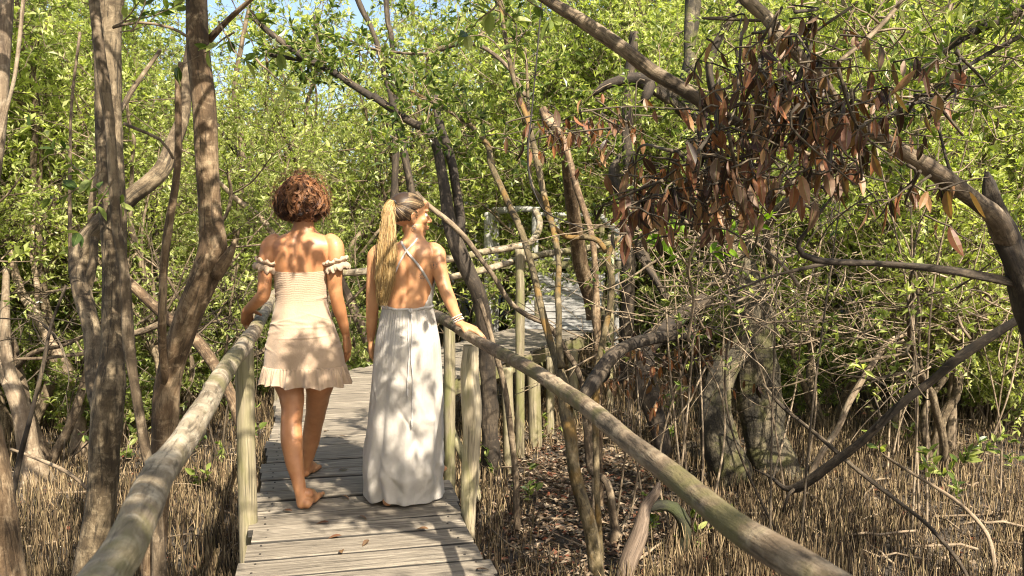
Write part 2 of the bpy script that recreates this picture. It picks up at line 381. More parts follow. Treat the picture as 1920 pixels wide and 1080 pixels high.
# ------------------------------------------------------------------ SETTING: ground
def ghash(x, y): return np.sin(x*1.3+.7*np.sin(y*.9))*np.cos(y*1.1+.5*np.sin(x*1.7))
def gheight(x, y):
    return GZ + .05*ghash(x, y) + .025*ghash(x*3.1+2, y*2.7) + .012*ghash(x*9, y*8.3)
xs = np.concatenate([np.linspace(-200, -24, 12)[:-1], np.linspace(-24, 24, 241), np.linspace(24, 200, 12)[1:]])
ys = np.concatenate([np.linspace(-100, -6, 8)[:-1], np.linspace(-6, 36, 211), np.linspace(36, 300, 12)[1:]])
X, Y = np.meshgrid(xs, ys); Z = gheight(X, Y)
gm = MB(); nx, ny = len(xs), len(ys)
i, j = np.meshgrid(np.arange(ny-1), np.arange(nx-1), indexing='ij'); b = i*nx+j
gm.add(np.stack([X, Y, Z], -1), None, np.stack([b, b+1, b+nx+1, b+nx], -1).reshape(-1, 4))
tag(gm.build('ground', M['ground']), kind='structure')

# ------------------------------------------------------------------ BOARDWALK
def D1(y): return np.array([-.617-.232*(y-3.5), y, 0.])      # centre line of the near walkway
def planks(mb, a, b_, width, wmin, wmax, rs, thick=.032, gap=.009, nails=None, ew=.007):
    a = np.array(a, float); b_ = np.array(b_, float); L = np.linalg.norm(b_-a); d = (b_-a)/L
    s = nrm(np.cross(d, [0, 0, 1.])); up = np.cross(s, d); t = 0
    while t < L-.05:
        w = rs.uniform(wmin, wmax); w = min(w, L-t)
        hw0, hw1 = width/2+rs.uniform(-.015, .03), width/2+rs.uniform(-.015, .03); sk = rs.uniform(-.006, .006); dz = rs.uniform(-.003, .003)
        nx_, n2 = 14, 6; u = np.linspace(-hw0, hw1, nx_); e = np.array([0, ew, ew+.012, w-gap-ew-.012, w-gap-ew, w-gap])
        U, E = np.meshgrid(u, e, indexing='ij')
        edge = (E < .001)*1.-(E > w-gap-.001)*1.
        wob = .0025*np.sin(U*17+rs.rand()*6)+.0018*np.sin(U*41+rs.rand()*6)
        E2 = E + edge*np.abs(wob) + sk*U
        round_ = np.where(np.abs(edge) > 0, -.007, 0)+.003*np.sin(E/w*3.1)*rs.uniform(-1, 1.)
        H = dz + round_ + .002*np.sin(U*3+rs.rand()*6)
        o = a+d*t
        top = o+s*U[..., None]+d*E2[..., None]+up*H[..., None]; bot = top-up*thick
        n_ = nx_*n2; V = np.concatenate([top.reshape(-1, 3), bot.reshape(-1, 3)])
        off = rs.rand(3)*30; tcv = np.stack([E2, H*3, U], -1).reshape(-1, 3)+off
        tcv = np.concatenate([tcv, tcv+[0, .03, 0]])
        F = []
        for p in range(nx_-1):
            for q in range(n2-1):
                k = p*n2+q; F.append([k, k+1, k+n2+1, k+n2][::-1]); F.append([n_+k, n_+k+1, n_+k+n2+1, n_+k+n2])
            k = p*n2; F.append([k, k+n2, n_+k+n2, n_+k][::-1]); k = p*n2+n2-1; F.append([k, k+n2, n_+k+n2, n_+k])
        for q in range(n2-1):
            F.append([q, q+1, n_+q+1, n_+q]); k = (nx_-1)*n2+q; F.append([k, k+1, n_+k+1, n_+k][::-1])
        rv_ = np.full((nx_, n2), rs.rand()**1.4); rv_[:, 0] = -.3; rv_[:, -1] = -.3; rv_ = np.concatenate([rv_.ravel(), np.full(n_, -.35)])  # edge rows and undersides painted dark, standing in for shade in the gaps
        mb.add(V, None, F, tcv, rv_)
        if nails is not None:
            for uu in (-hw0+.07, hw1-.07):
                for ee in ((.25, .75) if w > .14 else (.5,)):
                    c = o+s*(uu+rs.uniform(-.012, .012))+d*(w*ee)+up*(dz+.0005)
                    tubes(nails, np.array([[c, c+up*.003]]), np.array([[.0055, .005]]), 7, [-1.])
        t += w
def box_beam(mb, a, b_, w, h, seg=8):
    a = np.array(a, float); b_ = np.array(b_, float); d = nrm(b_-a); s = nrm(np.cross(d, [0, 0, 1.])); up = np.cross(s, d)
    L = np.linalg.norm(b_-a); off = RS.rand(3)*20; V = []; tc = []; F = []
    for k in range(seg+1):
        t = L*k/seg; o = a+d*t; jx, jz = RS.uniform(-.003, .003, 2)
        for (p, q) in ((-1, -1), (1, -1), (1, 1), (-1, 1)):
            V.append(o+s*(p*w/2+jx)+up*(q*h/2+jz)); tc.append([p*w/2, q*h/2, t])
    for k in range(seg):
        for c in range(4): F.append([k*4+c, k*4+(c+1) % 4, (k+1)*4+(c+1) % 4, (k+1)*4+c][::-1])
    F += [[0, 1, 2, 3], [seg*4+3, seg*4+2, seg*4+1, seg*4]]
    mb.add(V, None, F, np.array(tc)+off, RS.rand())
rs = np.random.RandomState(5)
def pole(mb, pts, rad, sides=16, lump=.05, seed=0, step=.04): bark_tube(mb, pts, rad, step, sides, lump, seed)

BW = thing('boardwalk', 'near stretch of weathered plank boardwalk the two women walk on', 'boardwalk', D1(3.5))
o0 = D1(3.5)
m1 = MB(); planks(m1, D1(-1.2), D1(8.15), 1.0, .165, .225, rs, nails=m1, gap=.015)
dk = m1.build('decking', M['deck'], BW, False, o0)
for sx in (-1, 1):
    bm_ = MB(); off = np.array([sx*.44, sx*.10, -.095]); box_beam(bm_, D1(-1.2)+off, D1(8.1)+off, .06, .12, 12); bm_.build('side_beam', M['beam'], BW, False, o0)
# foreground handrails, natural poles
lr = [G(*q, .9) for q in ((60, 1270), (215, 1055), (258, 970), (300, 893), (348, 822), (385, 757), (424, 692), (463, 640), (488, 600), (503, 572), (516, 548))]
mm = MB(); bark_tube(mm, lr, [.034, .034, .034, .033, .033, .033, .034, .036, .034, .031, .029], .02, 22, .09, 3); mm.build('handrail', M['rail'], BW, True, o0)
rr_ = [G(*q, .885) for q in ((1900, 1310), (1540, 1083), (1397, 998), (1337, 953), (1258, 889), (1178, 829), (1110, 770), (1052, 729), (1000, 694), (950, 668), (912, 648), (880, 631), (850, 609), (812, 588), (795, 578))]
mm = MB(); bark_tube(mm, rr_, [.0265, .0265, .026, .026, .0265, .026, .027, .026, .028, .027, .026, .027, .031, .031, .028], .02, 20, .09, 9, .002); mm.build('handrail', M['rail_red'], BW, True, o0)
def vpost(px, d, ytop, ybot=None, r=.045, mat='post', parent=BW, oo=None, lean=0, zb=None, seed=0, rt=None):
    a = P(px, ytop, d); zb_ = (GZ-.1 if ybot is None else P(px, ybot, d)[2]) if zb is None else zb
    b_ = np.array([a[0]+lean, a[1], zb_]); k = np.linspace(0, 1, 5)[:, None]
    mm = MB(); pole(mm, a+(b_-a)*k, [rt or r, r, r*1.02, r, r*.95], 16, .05, seed)
    return mm.build('post', M[mat], parent, True, o0 if oo is None else oo)
vpost(458, 4.02, 652, None, .044, 'post', seed=1)
mm = MB(); pole(mm, [P(884, 648, 4.16), P(882, 700, 4.16), P(886, 760, 4.16), P(884, 830, 4.17), P(880, 900, 4.17), P(878, 960, 4.17), P(884, 1010, 4.18)],
                [.036, .043, .05, .042, .042, .036, .018], 16, .09, 4); mm.build('post', M['post_pale'], BW, True, o0)
vpost(520, 7.05, 560, None, .04, 'post', seed=2)
vpost(842, 5.9, 600, None, .04, 'beam', seed=7)

# middle stretch turning right
A2 = np.array([-1.17, 8.05, -.004]); B2 = np.array([.56, 11.8, -.004]); o2 = A2
BM = thing('boardwalk', 'middle stretch of boardwalk angling right over leaning support posts', 'boardwalk', A2)
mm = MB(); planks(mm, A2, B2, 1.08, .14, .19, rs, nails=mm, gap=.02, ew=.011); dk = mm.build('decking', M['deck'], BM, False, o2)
d2 = nrm(B2-A2); s2 = np.array([d2[1], -d2[0], 0])
for sx in (-1, 1):
    mm = MB(); box_beam(mm, A2+s2*.51*sx+[0, 0, -.11], B2+s2*.51*sx+[0, 0, -.11], .07, .15, 8); mm.build('side_beam', M['beam'], BM, False, o2)
for q, (px, d, yt, r, mt, ln) in enumerate([(837, 7.95, 738, .045, 'beam', 0), (951, 8.3, 690, .055, 'post', .02), (975, 8.95, 467, .05, 'beam', 0), (1000, 9.3, 690, .07, 'post', .03),
                            (1032, 9.8, 668, .05, 'post', 0), (1075, 10.3, 655, .055, 'post', 0), (1146, 11.0, 440, .045, 'post_pale', 0), (905, 11.0, 640, .06, 'beam', .1), (1010, 12.2, 560, .06, 'beam', .0)]):
    vpost(px, d, yt, None, r, mt, BM, o2, ln, seed=q+20)
for pts, r, mt in (([(640, 512, 8.6), (690, 508, 8.7), (850, 485, 9.0), (900, 474, 9.3), (985, 458, 9.8), (1006, 440, 10.1), (1012, 415, 10.4), (1003, 395, 10.6)], .037, 'rail'),
                  ([(840, 521, 8.5), (900, 508, 8.7), (975, 487, 9.1), (1030, 475, 9.6), (1105, 465, 10.4), (1150, 455, 11)], .036, 'rail')):
    mm = MB(); bark_tube(mm, [P(*q) for q in pts], [r]*len(pts), .05, 12, .08, 31); mm.build('handrail', M[mt], BM, True, o2)
mm = MB(); bark_tube(mm, [P(834, 760, 7.6), P(850, 815, 7.5), P(880, 880, 7.3), P(895, 940, 7.2)], [.035, .035, .04, .04], .05, 12, .08, 32); mm.build('brace', M['post'], BM, True, o2)

# ramp up to the far platform
A3 = np.array([.62, 11.75, 0.006]); B3 = np.array([1.02, 14.6, .64])
BR = thing('boardwalk', 'straight sunlit ramp of grey planks climbing to the far platform', 'boardwalk', A3)
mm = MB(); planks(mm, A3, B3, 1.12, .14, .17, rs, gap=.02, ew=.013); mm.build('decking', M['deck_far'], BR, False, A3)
for sx in (-1, 1):
    mm = MB(); box_beam(mm, A3+[sx*.54, 0, -.10], B3+[sx*.54, 0, -.10], .07, .14); mm.build('side_beam', M['beam'], BR, False, A3)
for (x, y, zt) in ((.3, 12.9, .12), (1.4, 12.7, .1), (.5, 14.2, .42), (1.5, 14.2, .42)):
    mm = MB(); pole(mm, [(x, y, GZ-.1), (x, y, -.4), (x, y, zt)], [.06]*3); mm.build('post', M['beam'], BR, True, A3)
# far platform and the flight leading away left
A4 = np.array([.55, 14.78, .86]); B4 = np.array([-1.9, 20.5, 1.12])
BF = thing('boardwalk', 'highest far platform with pale grey rails and plank flight going left', 'boardwalk', A4)
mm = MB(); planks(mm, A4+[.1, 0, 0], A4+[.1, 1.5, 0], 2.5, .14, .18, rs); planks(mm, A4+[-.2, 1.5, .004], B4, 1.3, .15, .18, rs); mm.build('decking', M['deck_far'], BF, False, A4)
mm = MB(); box_beam(mm, A4+[-1.15, .02, -.1], A4+[1.35, .02, -.1], .07, .13); mm.build('side_beam', M['beam'], BF, False, A4)
for q, (px, d, yt, yb) in enumerate([(915, 14.95, 398, None), (928, 15.3, 398, None), (890, 17, 405, None), (1003, 14.95, 390, None), (1043, 15.0, 400, None), (1128, 14.95, 398, None), (1157, 15.2, 428, None), (957, 17, 400, None), (868, 17.5, 395, None)]):
    vpost(px, d, yt, None, .075 if q < 2 else .055, 'grey_rail' if q not in (5,) else 'beam', BF, A4, seed=q+50)
for pts, r in (([(862, 382, 19), (900, 386, 17), (930, 394, 15.2), (975, 392, 15.0), (1012, 394, 14.9)], .055), ([(1000, 402, 14.9), (1050, 402, 14.95), (1110, 404, 15)], .035),
               ([(1118, 400, 15), (1140, 418, 14.2), (1160, 438, 13.4), (1166, 452, 13)], .055), ([(820, 425, 19.5), (900, 440, 18)], .04)):
    mm = MB(); bark_tube(mm, [P(*q) for q in pts], [r]*len(pts), .06, 12, .08, 77); mm.build('handrail', M['grey_rail'], BF, True, A4)

# ------------------------------------------------------------------ HAND-PLACED TREES AND LIMBS
def wpts(pts):
    p = [P(a, b_, c) for a, b_, c, w in pts]; r = [w*c/FPX/2 for a, b_, c, w in pts]; return p, r
def to_ground(p, r, flare=1.5):
    p, r = list(p), list(r); e = p[-1]
    if e[2] > GZ+.15:
        dx = (p[-1]-p[-2]); dx = dx/max(abs(dx[2]), .05)*min(.5, abs(e[2]-GZ))*.4
        p.append(np.array([e[0]+dx[0], e[1]+dx[1]*.5, (e[2]+GZ)/2])); r.append(r[-1]*1.08)
        p.append(np.array([e[0]+dx[0]*1.2, e[1]+dx[1], GZ+.06])); r.append(r[-1]*flare*.9)
    p.append(np.array([p[-1][0], p[-1][1], GZ-.15])); r.append(r[-1]*1.15)
    return p, r
def sprig(lmb, tmb, base, d, length, n, rs, ls=.07, fine=True, spread=.9, wd=.42, droop=0.0, rmax=.004):
    """one leafy shoot"""
    d = nrm(np.array(d, float)); K = 6; pts = [np.array(base, float)]; dd = d.copy()
    for k in range(K-1):
        dd = nrm(dd+rs.randn(3)*.16+[0, 0, .05-droop]); pts.append(pts[-1]+dd*length/(K-1))
    pts = np.array(pts); tubes(tmb, pts[None], np.linspace(rmax, .0012, K)[None], 5, cap=False)
    t = np.sort(rs.uniform(.15, 1, n)); t[-4:] = 1; idx = t*(K-1); i0 = np.minimum(idx.astype(int), K-2); f = (idx-i0)[:, None]
    pos = pts[i0]*(1-f)+pts[i0+1]*f; tan = nrm(pts[i0+1]-pts[i0])
    out = nrm(rs.randn(n, 3)); out = nrm(out-(out*tan).sum(-1, keepdims=True)*tan)
    dr = nrm(tan*.6+out*spread+np.array([0, 0, .15-droop*2])); nor = nrm(np.cross(dr, rs.randn(n, 3))*.6+[0, 0, 1])
    L = ls*rs.uniform(.65, 1.15, n); leaves(lmb, pos, dr, nor, L, L*wd*rs.uniform(.85, 1.15, n), rs.rand(n), fine)
def hand_tree(name, label, cat, trunk, branches=(), mat='bark', ground=True, sprigs=(), sides=16, group=None, leafmat='leaf_near', seed=0, lump=.08, names=None, ls=.07, step=.05, wsc=.88, leafy=None):
    p, r = wpts([(a, b_, c, w*wsc) for a, b_, c, w in trunk])
    if ground: p, r = to_ground(p, r)
    o = np.array([p[-1][0], p[-1][1], GZ]) if ground else p[0]
    root = thing(name, label, cat, o, group)
    mb = MB(); bark_tube(mb, p, r, step, sides, lump, seed); mb.build('trunk' if ground else 'limb', M[mat], root, True, o)
    for k, br in enumerate(branches):
        bm = mat
        if isinstance(br, tuple): br, bm = br
        q, s = wpts([(a, b_, c, w*wsc) for a, b_, c, w in br]); mb = MB(); bark_tube(mb, q, s, step, max(8, sides-4), lump, seed+k*7+3); mb.build('branch', M[bm], root, True, o)
    if sprigs or leafy:
        rs = np.random.RandomState(seed+100); lm, tm = MB(), MB()
        if leafy:
            paths = [wpts(trunk)[0]]+[wpts(b_[0] if isinstance(b_, tuple) else b_)[0] for b_ in branches]
            for (pi, t0, t1, cnt_, rad_, lsz, nn_) in leafy:
                q_ = resample(paths[pi], [1]*len(paths[pi]), .05)[0]
                for _ in range(cnt_):
                    a_ = q_[int((t0+(t1-t0)*rs.rand())*(len(q_)-1))]; d_ = nrm(rs.randn(3)*[1, .8, .8]+[0, 0, .15]); L_ = rad_*rs.uniform(.3, 1); e_ = a_+d_*L_
                    k_, kr = resample([a_, (a_+e_)/2+rs.randn(3)*.06, e_], [.007, .005, .003], .06); tubes(tm, k_[None], kr[None], 4)
                    for w in range(4): sprig(lm, tm, k_[rs.randint(len(k_)//2, len(k_))], nrm(rs.randn(3)+d_*.6+[0, 0, .3]), rs.uniform(.12, .3), nn_, rs, lsz, False, rmax=.003)
        for (px, py, d, dx, dz, L, n) in sprigs:
            sprig(lm, tm, P(px, py, d), (dx, rs.uniform(-.4, .4), dz), L, n, rs, ls)
        tm.build('twigs', M['twig'], root, True, o); lm.build('foliage', M[leafmat], root, False, o)
    return root

hand_tree('mangrove_tree', 'thick trunk cut by the left edge of the picture, pale speckled bark', 'tree',
  [(-150, -200, 3.4, 60), (-140, 200, 3.4, 70), (-105, 560, 3.35, 85), (-56, 760, 3.3, 98), (-30, 900, 3.25, 108), (-6, 1090, 3.2, 124)], mat='bark_red', seed=1, lump=.05)
hand_tree('mangrove_tree', 'pale pinkish trunk rising past the top left corner behind slim twigs', 'tree',
  [(14, -80, 5.6, 36), (8, 0, 5.6, 36), (2, 120, 5.6, 34), (-8, 260, 5.6, 36), (-30, 420, 5.6, 40), (-30, 700, 5.6, 46)],
  [[(46, -30, 4.6, 8), (40, 40, 4.6, 8), (28, 140, 4.6, 8), (10, 215, 4.6, 8), (-10, 300, 4.6, 8)]], mat='bark_pale', seed=2, sides=12)
hand_tree('mangrove_tree', 'tall dark brown trunk on the left with a bent pale limb behind it', 'tree',
  [(235, -260, 4.9, 40), (214, -60, 4.85, 52), (202, 50, 4.85, 55), (204, 200, 4.85, 52), (209, 350, 4.8, 54), (214, 500, 4.8, 50), (211, 640, 4.75, 44), (203, 740, 4.7, 66), (197, 840, 4.7, 62), (190, 940, 4.7, 62), (165, 1085, 4.7, 70)],
  [[(196, 790, 4.75, 44), (180, 720, 4.95, 40), (172, 620, 5.1, 36), (153, 540, 5.2, 38), (152, 480, 5.3, 42), (180, 430, 5.3, 40), (238, 375, 5.3, 36), (300, 322, 5.4, 36), (323, 272, 5.5, 32), (345, 210, 5.6, 26), (352, 120, 5.7, 20), (380, -20, 5.8, 18)],
   [(158, 560, 5.2, 22), (176, 480, 5.25, 18), (172, 400, 5.3, 16), (182, 330, 5.3, 12), (230, 200, 5.5, 11), (300, 95, 5.8, 8)],
   [(212, 90, 4.85, 16), (190, 20, 4.8, 20), (160, -60, 4.8, 20)]],
  mat='bark', seed=3, sprigs=[(222, 380, 4.6, -.8, .4, .28, 14), (170, 340, 4.4, -.6, .5, .3, 14), (200, 350, 4.3, .4, -.4, .25, 12), (225, 60, 4.2, .7, .1, .35, 12), (160, 300, 4.6, -.9, .3, .3, 12), (235, 40, 4.0, .9, .1, .4, 14)], lump=.05)
hand_tree('mangrove_sapling', 'slim stem with pale patches rising in front of the tall dark brown trunk', 'sapling',
  [(165, -140, 3.7, 20), (177, 0, 3.65, 21), (188, 100, 3.62, 21), (198, 175, 3.62, 23), (207, 250, 3.62, 20), (213, 350, 3.62, 22), (218, 425, 3.62, 20), (231, 500, 3.62, 19), (236, 560, 3.62, 22), (241, 650, 3.65, 25), (251, 715, 3.65, 19), (262, 780, 3.68, 20), (274, 850, 3.7, 22), (292, 930, 3.75, 24), (300, 1090, 3.8, 30)],
  [[(232, 232, 3.62, 7), (300, 262, 3.6, 6), (325, 298, 3.6, 6)], [(212, 52, 3.62, 6), (260, 42, 3.6, 6), (320, 52, 3.6, 6), (350, 68, 3.6, 6)]], mat='bark_mid', seed=4, sides=12,
  sprigs=[(212, 50, 3.5, .8, .3, .25, 10), (190, 320, 3.4, -.5, -.2, .28, 12), (213, 335, 3.4, -.3, -.7, .26, 10), (245, 60, 3.4, .6, .5, .2, 8)])
hand_tree('mangrove_tree', 'leaning brown trunk with broken side stub beside the left handrail', 'tree',
  [(362, -260, 3.9, 42), (368, -20, 3.85, 45), (373, 100, 3.82, 46), (383, 200, 3.8, 47), (388, 300, 3.8, 47), (394, 400, 3.8, 49), (398, 465, 3.8, 58), (383, 520, 3.82, 60), (362, 570, 3.85, 60), (342, 625, 3.88, 58), (325, 675, 3.9, 54), (313, 730, 3.9, 54), (311, 780, 3.9, 54), (308, 840, 3.9, 50), (298, 900, 3.9, 50), (290, 990, 3.9, 50), (286, 1090, 3.9, 50)],
  [[(403, 515, 3.8, 34), (420, 492, 3.78, 28), (433, 470, 3.76, 18), (441, 449, 3.76, 5)],
   [(340, 118, 3.7, 11), (334, 150, 3.68, 13), (334, 225, 3.68, 15), (332, 325, 3.68, 16), (316, 425, 3.68, 18), (307, 500, 3.7, 16), (305, 565, 3.72, 17), (304, 640, 3.78, 17), (310, 720, 3.86, 18)],
   [(392, 75, 3.85, 16), (425, 40, 3.8, 13), (480, -10, 3.7, 10)]],
  mat='bark_red', seed=5, sprigs=[(470, 20, 3.1, .5, -.7, .22, 7), (440, 60, 3.3, -.5, -.6, .25, 9), (410, 40, 3.2, .3, -.6, .22, 8), (480, 110, 2.6, .3, -.6, .12, 4)], lump=.06)
hand_tree('mangrove_tree', 'pale bent trunk leaning left among the pencil roots', 'tree',
  [(20, 470, 9.4, 14), (38, 545, 9.3, 18), (65, 585, 9.2, 22), (100, 650, 9.0, 23), (135, 710, 9.0, 25), (149, 760, 9.0, 26), (148, 800, 9.0, 30)],
  [[(68, 590, 9.2, 12), (70, 540, 9.3, 12), (60, 470, 9.4, 10), (66, 380, 9.5, 9)]], mat='bark_pale', seed=6, sides=10)
hand_tree('mangrove_tree', 'smooth pale forked trunk at the left edge among pencil roots', 'tree',
  [(-30, 560, 8.2, 26), (0, 670, 8.0, 30), (28, 735, 7.9, 38), (45, 790, 7.9, 42), (56, 850, 7.9, 50)],
  [[(12, 500, 7.9, 14), (10, 580, 7.9, 18), (12, 660, 7.9, 22), (30, 740, 7.9, 26)]], mat='bark_pale', seed=7, sides=10)
hand_tree('fallen_log', 'long smooth fallen pole leaning down to the left handrail', 'log',
  [(235, 520, 6.9, 18), (262, 548, 6.9, 22), (318, 600, 6.9, 24), (365, 635, 6.8, 25), (405, 690, 6.7, 24), (440, 760, 6.6, 24)], mat='bark_red', seed=8, sides=12)
hand_tree('dead_branch', 'thin grey dead branch leaning beside the dark trunk on the left', 'branch',
  [(124, 535, 5.4, 6), (96, 610, 5.4, 7), (80, 690, 5.4, 9), (55, 790, 5.4, 10), (35, 870, 5.4, 11), (20, 960, 5.4, 12)], mat='bark_dark', seed=9, sides=8)
hand_tree('dead_branch', 'low thin branch arching over the pencil roots on the far left', 'branch',
  [(20, 842, 6.4, 6), (70, 860, 6.3, 8), (125, 885, 6.2, 8), (165, 918, 6.2, 7), (190, 960, 6.2, 6)], mat='twig', seed=10, sides=8)
# between the women and the far walkway
hand_tree('mangrove_tree', 'dark twin-stemmed tree leaning beside the two rails right of the women', 'tree',
  [(700, 180, 8.6, 16), (760, 222, 8.5, 17), (800, 245, 8.4, 18), (818, 275, 8.3, 20), (827, 315, 8.2, 21), (834, 360, 8.1, 24), (842, 415, 8.0, 29), (858, 468, 7.9, 34), (878, 510, 7.9, 34), (896, 548, 7.9, 34), (908, 600, 8.0, 32), (915, 680, 8.1, 34)],
  [[(815, 180, 8.5, 12), (824, 232, 8.4, 17), (845, 296, 8.3, 19), (856, 355, 8.2, 20), (863, 411, 8.1, 22), (862, 460, 8.0, 24)],
   [(470, 30, 9.2, 11), (520, 72, 9.1, 13), (570, 108, 9.0, 14), (612, 128, 8.9, 15), (655, 155, 8.8, 15), (700, 184, 8.6, 16)],
   [(500, 102, 9.2, 8), (560, 112, 9.1, 9), (605, 122, 9.0, 8)], [(590, 30, 9.2, 7), (596, 80, 9.1, 7), (612, 118, 9.0, 6)]],
  mat='bark_dark', seed=11, sides=12, leafy=[(0, 0, .35, 9, .5, .1, 11), (2, 0, 1, 13, .6, .1, 11), (3, 0, 1, 7, .4, .1, 11)])
hand_tree('mangrove_sapling', 'thin crooked stem crossing in front of the rails behind the blonde woman', 'sapling',
  [(780, 360, 6.9, 9), (802, 384, 6.9, 11), (843, 417, 6.9, 12), (873, 447, 6.9, 12), (900, 483, 6.9, 11), (927, 520, 6.9, 11), (955, 565, 6.9, 11), (990, 592, 6.8, 12), (1030, 612, 6.8, 12), (1062, 660, 6.8, 12), (1090, 715, 6.8, 13)], mat='bark_mid', seed=12, sides=9)
hand_tree('mangrove_sapling', 'thin upright stem standing just right of the near right post', 'sapling',
  [(898, 560, 6.6, 9), (912, 600, 6.6, 11), (921, 630, 6.6, 12), (933, 675, 6.6, 12), (947, 730, 6.6, 12), (958, 810, 6.6, 14), (966, 889, 6.6, 14), (970, 985, 6.6, 15)], mat='bark_mid', seed=13, sides=9)
hand_tree('mangrove_tree', 'mossy trunk right of the walkway forking into slender leaning stems', 'tree',
  [(770, 170, 8.0, 7), (847, 211, 7.8, 9), (887, 240, 7.6, 11), (915, 274, 7.4, 13), (921, 307, 7.2, 14), (938, 348, 7.0, 14), (955, 385, 6.8, 14), (977, 432, 6.6, 14), (997, 500, 6.4, 15), (1013, 567, 6.2, 15), (1030, 633, 6.0, 16), (1048, 690, 5.8, 22), (1058, 740, 5.6, 30), (1062, 780, 5.5, 30), (1071, 825, 5.4, 29), (1076, 880, 5.4, 27), (1091, 937, 5.4, 30), (1107, 990, 5.4, 32), (1119, 1085, 5.4, 34)],
  [[(930, -40, 7.2, 7), (946, 60, 7.0, 9), (959, 130, 6.9, 11), (974, 185, 6.8, 11), (988, 222, 6.7, 12), (1000, 270, 6.6, 13), (1014, 335, 6.5, 13), (1024, 382, 6.4, 13), (1034, 418, 6.3, 13), (1043, 457, 6.2, 14), (1048, 500, 6.1, 13), (1046, 545, 6.0, 13), (1048, 590, 5.9, 13), (1048, 640, 5.8, 14), (1052, 690, 5.7, 16)],
   [(985, 90, 7.2, 5), (990, 180, 7.1, 7), (994, 330, 6.6, 8), (1012, 370, 6.5, 9), (1033, 417, 6.3, 10), (1062, 444, 6.3, 11), (1100, 445, 6.3, 13), (1122, 452, 6.3, 13), (1138, 475, 6.3, 11)],
   ([(1078, 765, 5.5, 26), (1095, 742, 5.5, 30), (1120, 706, 5.6, 32), (1152, 664, 5.8, 30), (1200, 640, 6.2, 26), (1290, 625, 6.8, 22)], 'bark_dark')],
  mat='bark_moss', seed=14, sides=12, step=.04, leafy=[(0, 0, .25, 10, .5, .085, 11), (1, 0, .3, 12, .5, .085, 11)])
hand_tree('mangrove_tree', 'reddish knotty stem crossing in front of the ramp planks', 'tree',
  [(1018, 205, 8.1, 16), (1030, 228, 8.0, 22), (1055, 259, 7.9, 15), (1070, 307, 7.7, 14), (1081, 352, 7.5, 14), (1096, 396, 7.4, 13), (1107, 433, 7.3, 13), (1114, 475, 7.2, 13), (1118, 540, 7.2, 13), (1117, 588, 7.2, 20), (1121, 640, 7.2, 16), (1122, 760, 7.2, 17)],
  [[(1058, 262, 7.9, 22), (1066, 330, 8.2, 26), (1078, 420, 8.6, 30), (1090, 500, 9.0, 34), (1108, 560, 9.2, 34), (1112, 600, 9.2, 30)]], mat='bark_red', seed=15, sides=10)
hand_tree('mangrove_sapling', 'straight mossy stem behind the right handrail left of the broken stump', 'sapling',
  [(1165, 440, 6.2, 7), (1140, 480, 6.2, 12), (1147, 525, 6.2, 14), (1143, 575, 6.2, 13), (1128, 650, 6.1, 14), (1118, 730, 6.0, 15), (1118, 889, 6.0, 14), (1122, 970, 6.0, 14)], mat='bark_moss', seed=16, sides=10)
hand_tree('tree_stump', 'broken splintered pale stump below the right handrail', 'stump',
  [(1236, 905, 5.8, 8), (1230, 925, 5.8, 22), (1212, 949, 5.8, 32), (1200, 1000, 5.7, 36), (1172, 1076, 5.6, 38)], mat='dead', seed=17, sides=9, lump=.2)
hand_tree('arching_root', 'dark mossy root looping over beside the broken pale stump', 'root',
  [(1214, 958, 6.0, 12), (1235, 948, 6.0, 20), (1262, 952, 6.0, 26), (1282, 978, 6.0, 30), (1284, 1015, 6.0, 26), (1270, 1060, 6.0, 26)], mat='bark_green', seed=18, sides=12)
hand_tree('mangrove_sapling', 'pale thin leaning stem between the mossy trunk and the far posts', 'sapling',
  [(1095, 770, 6.6, 12), (1100, 815, 6.6, 14), (1107, 881, 6.6, 15), (1138, 905, 6.4, 17), (1150, 968, 6.4, 19)], mat='bark_mid', seed=19, sides=9)
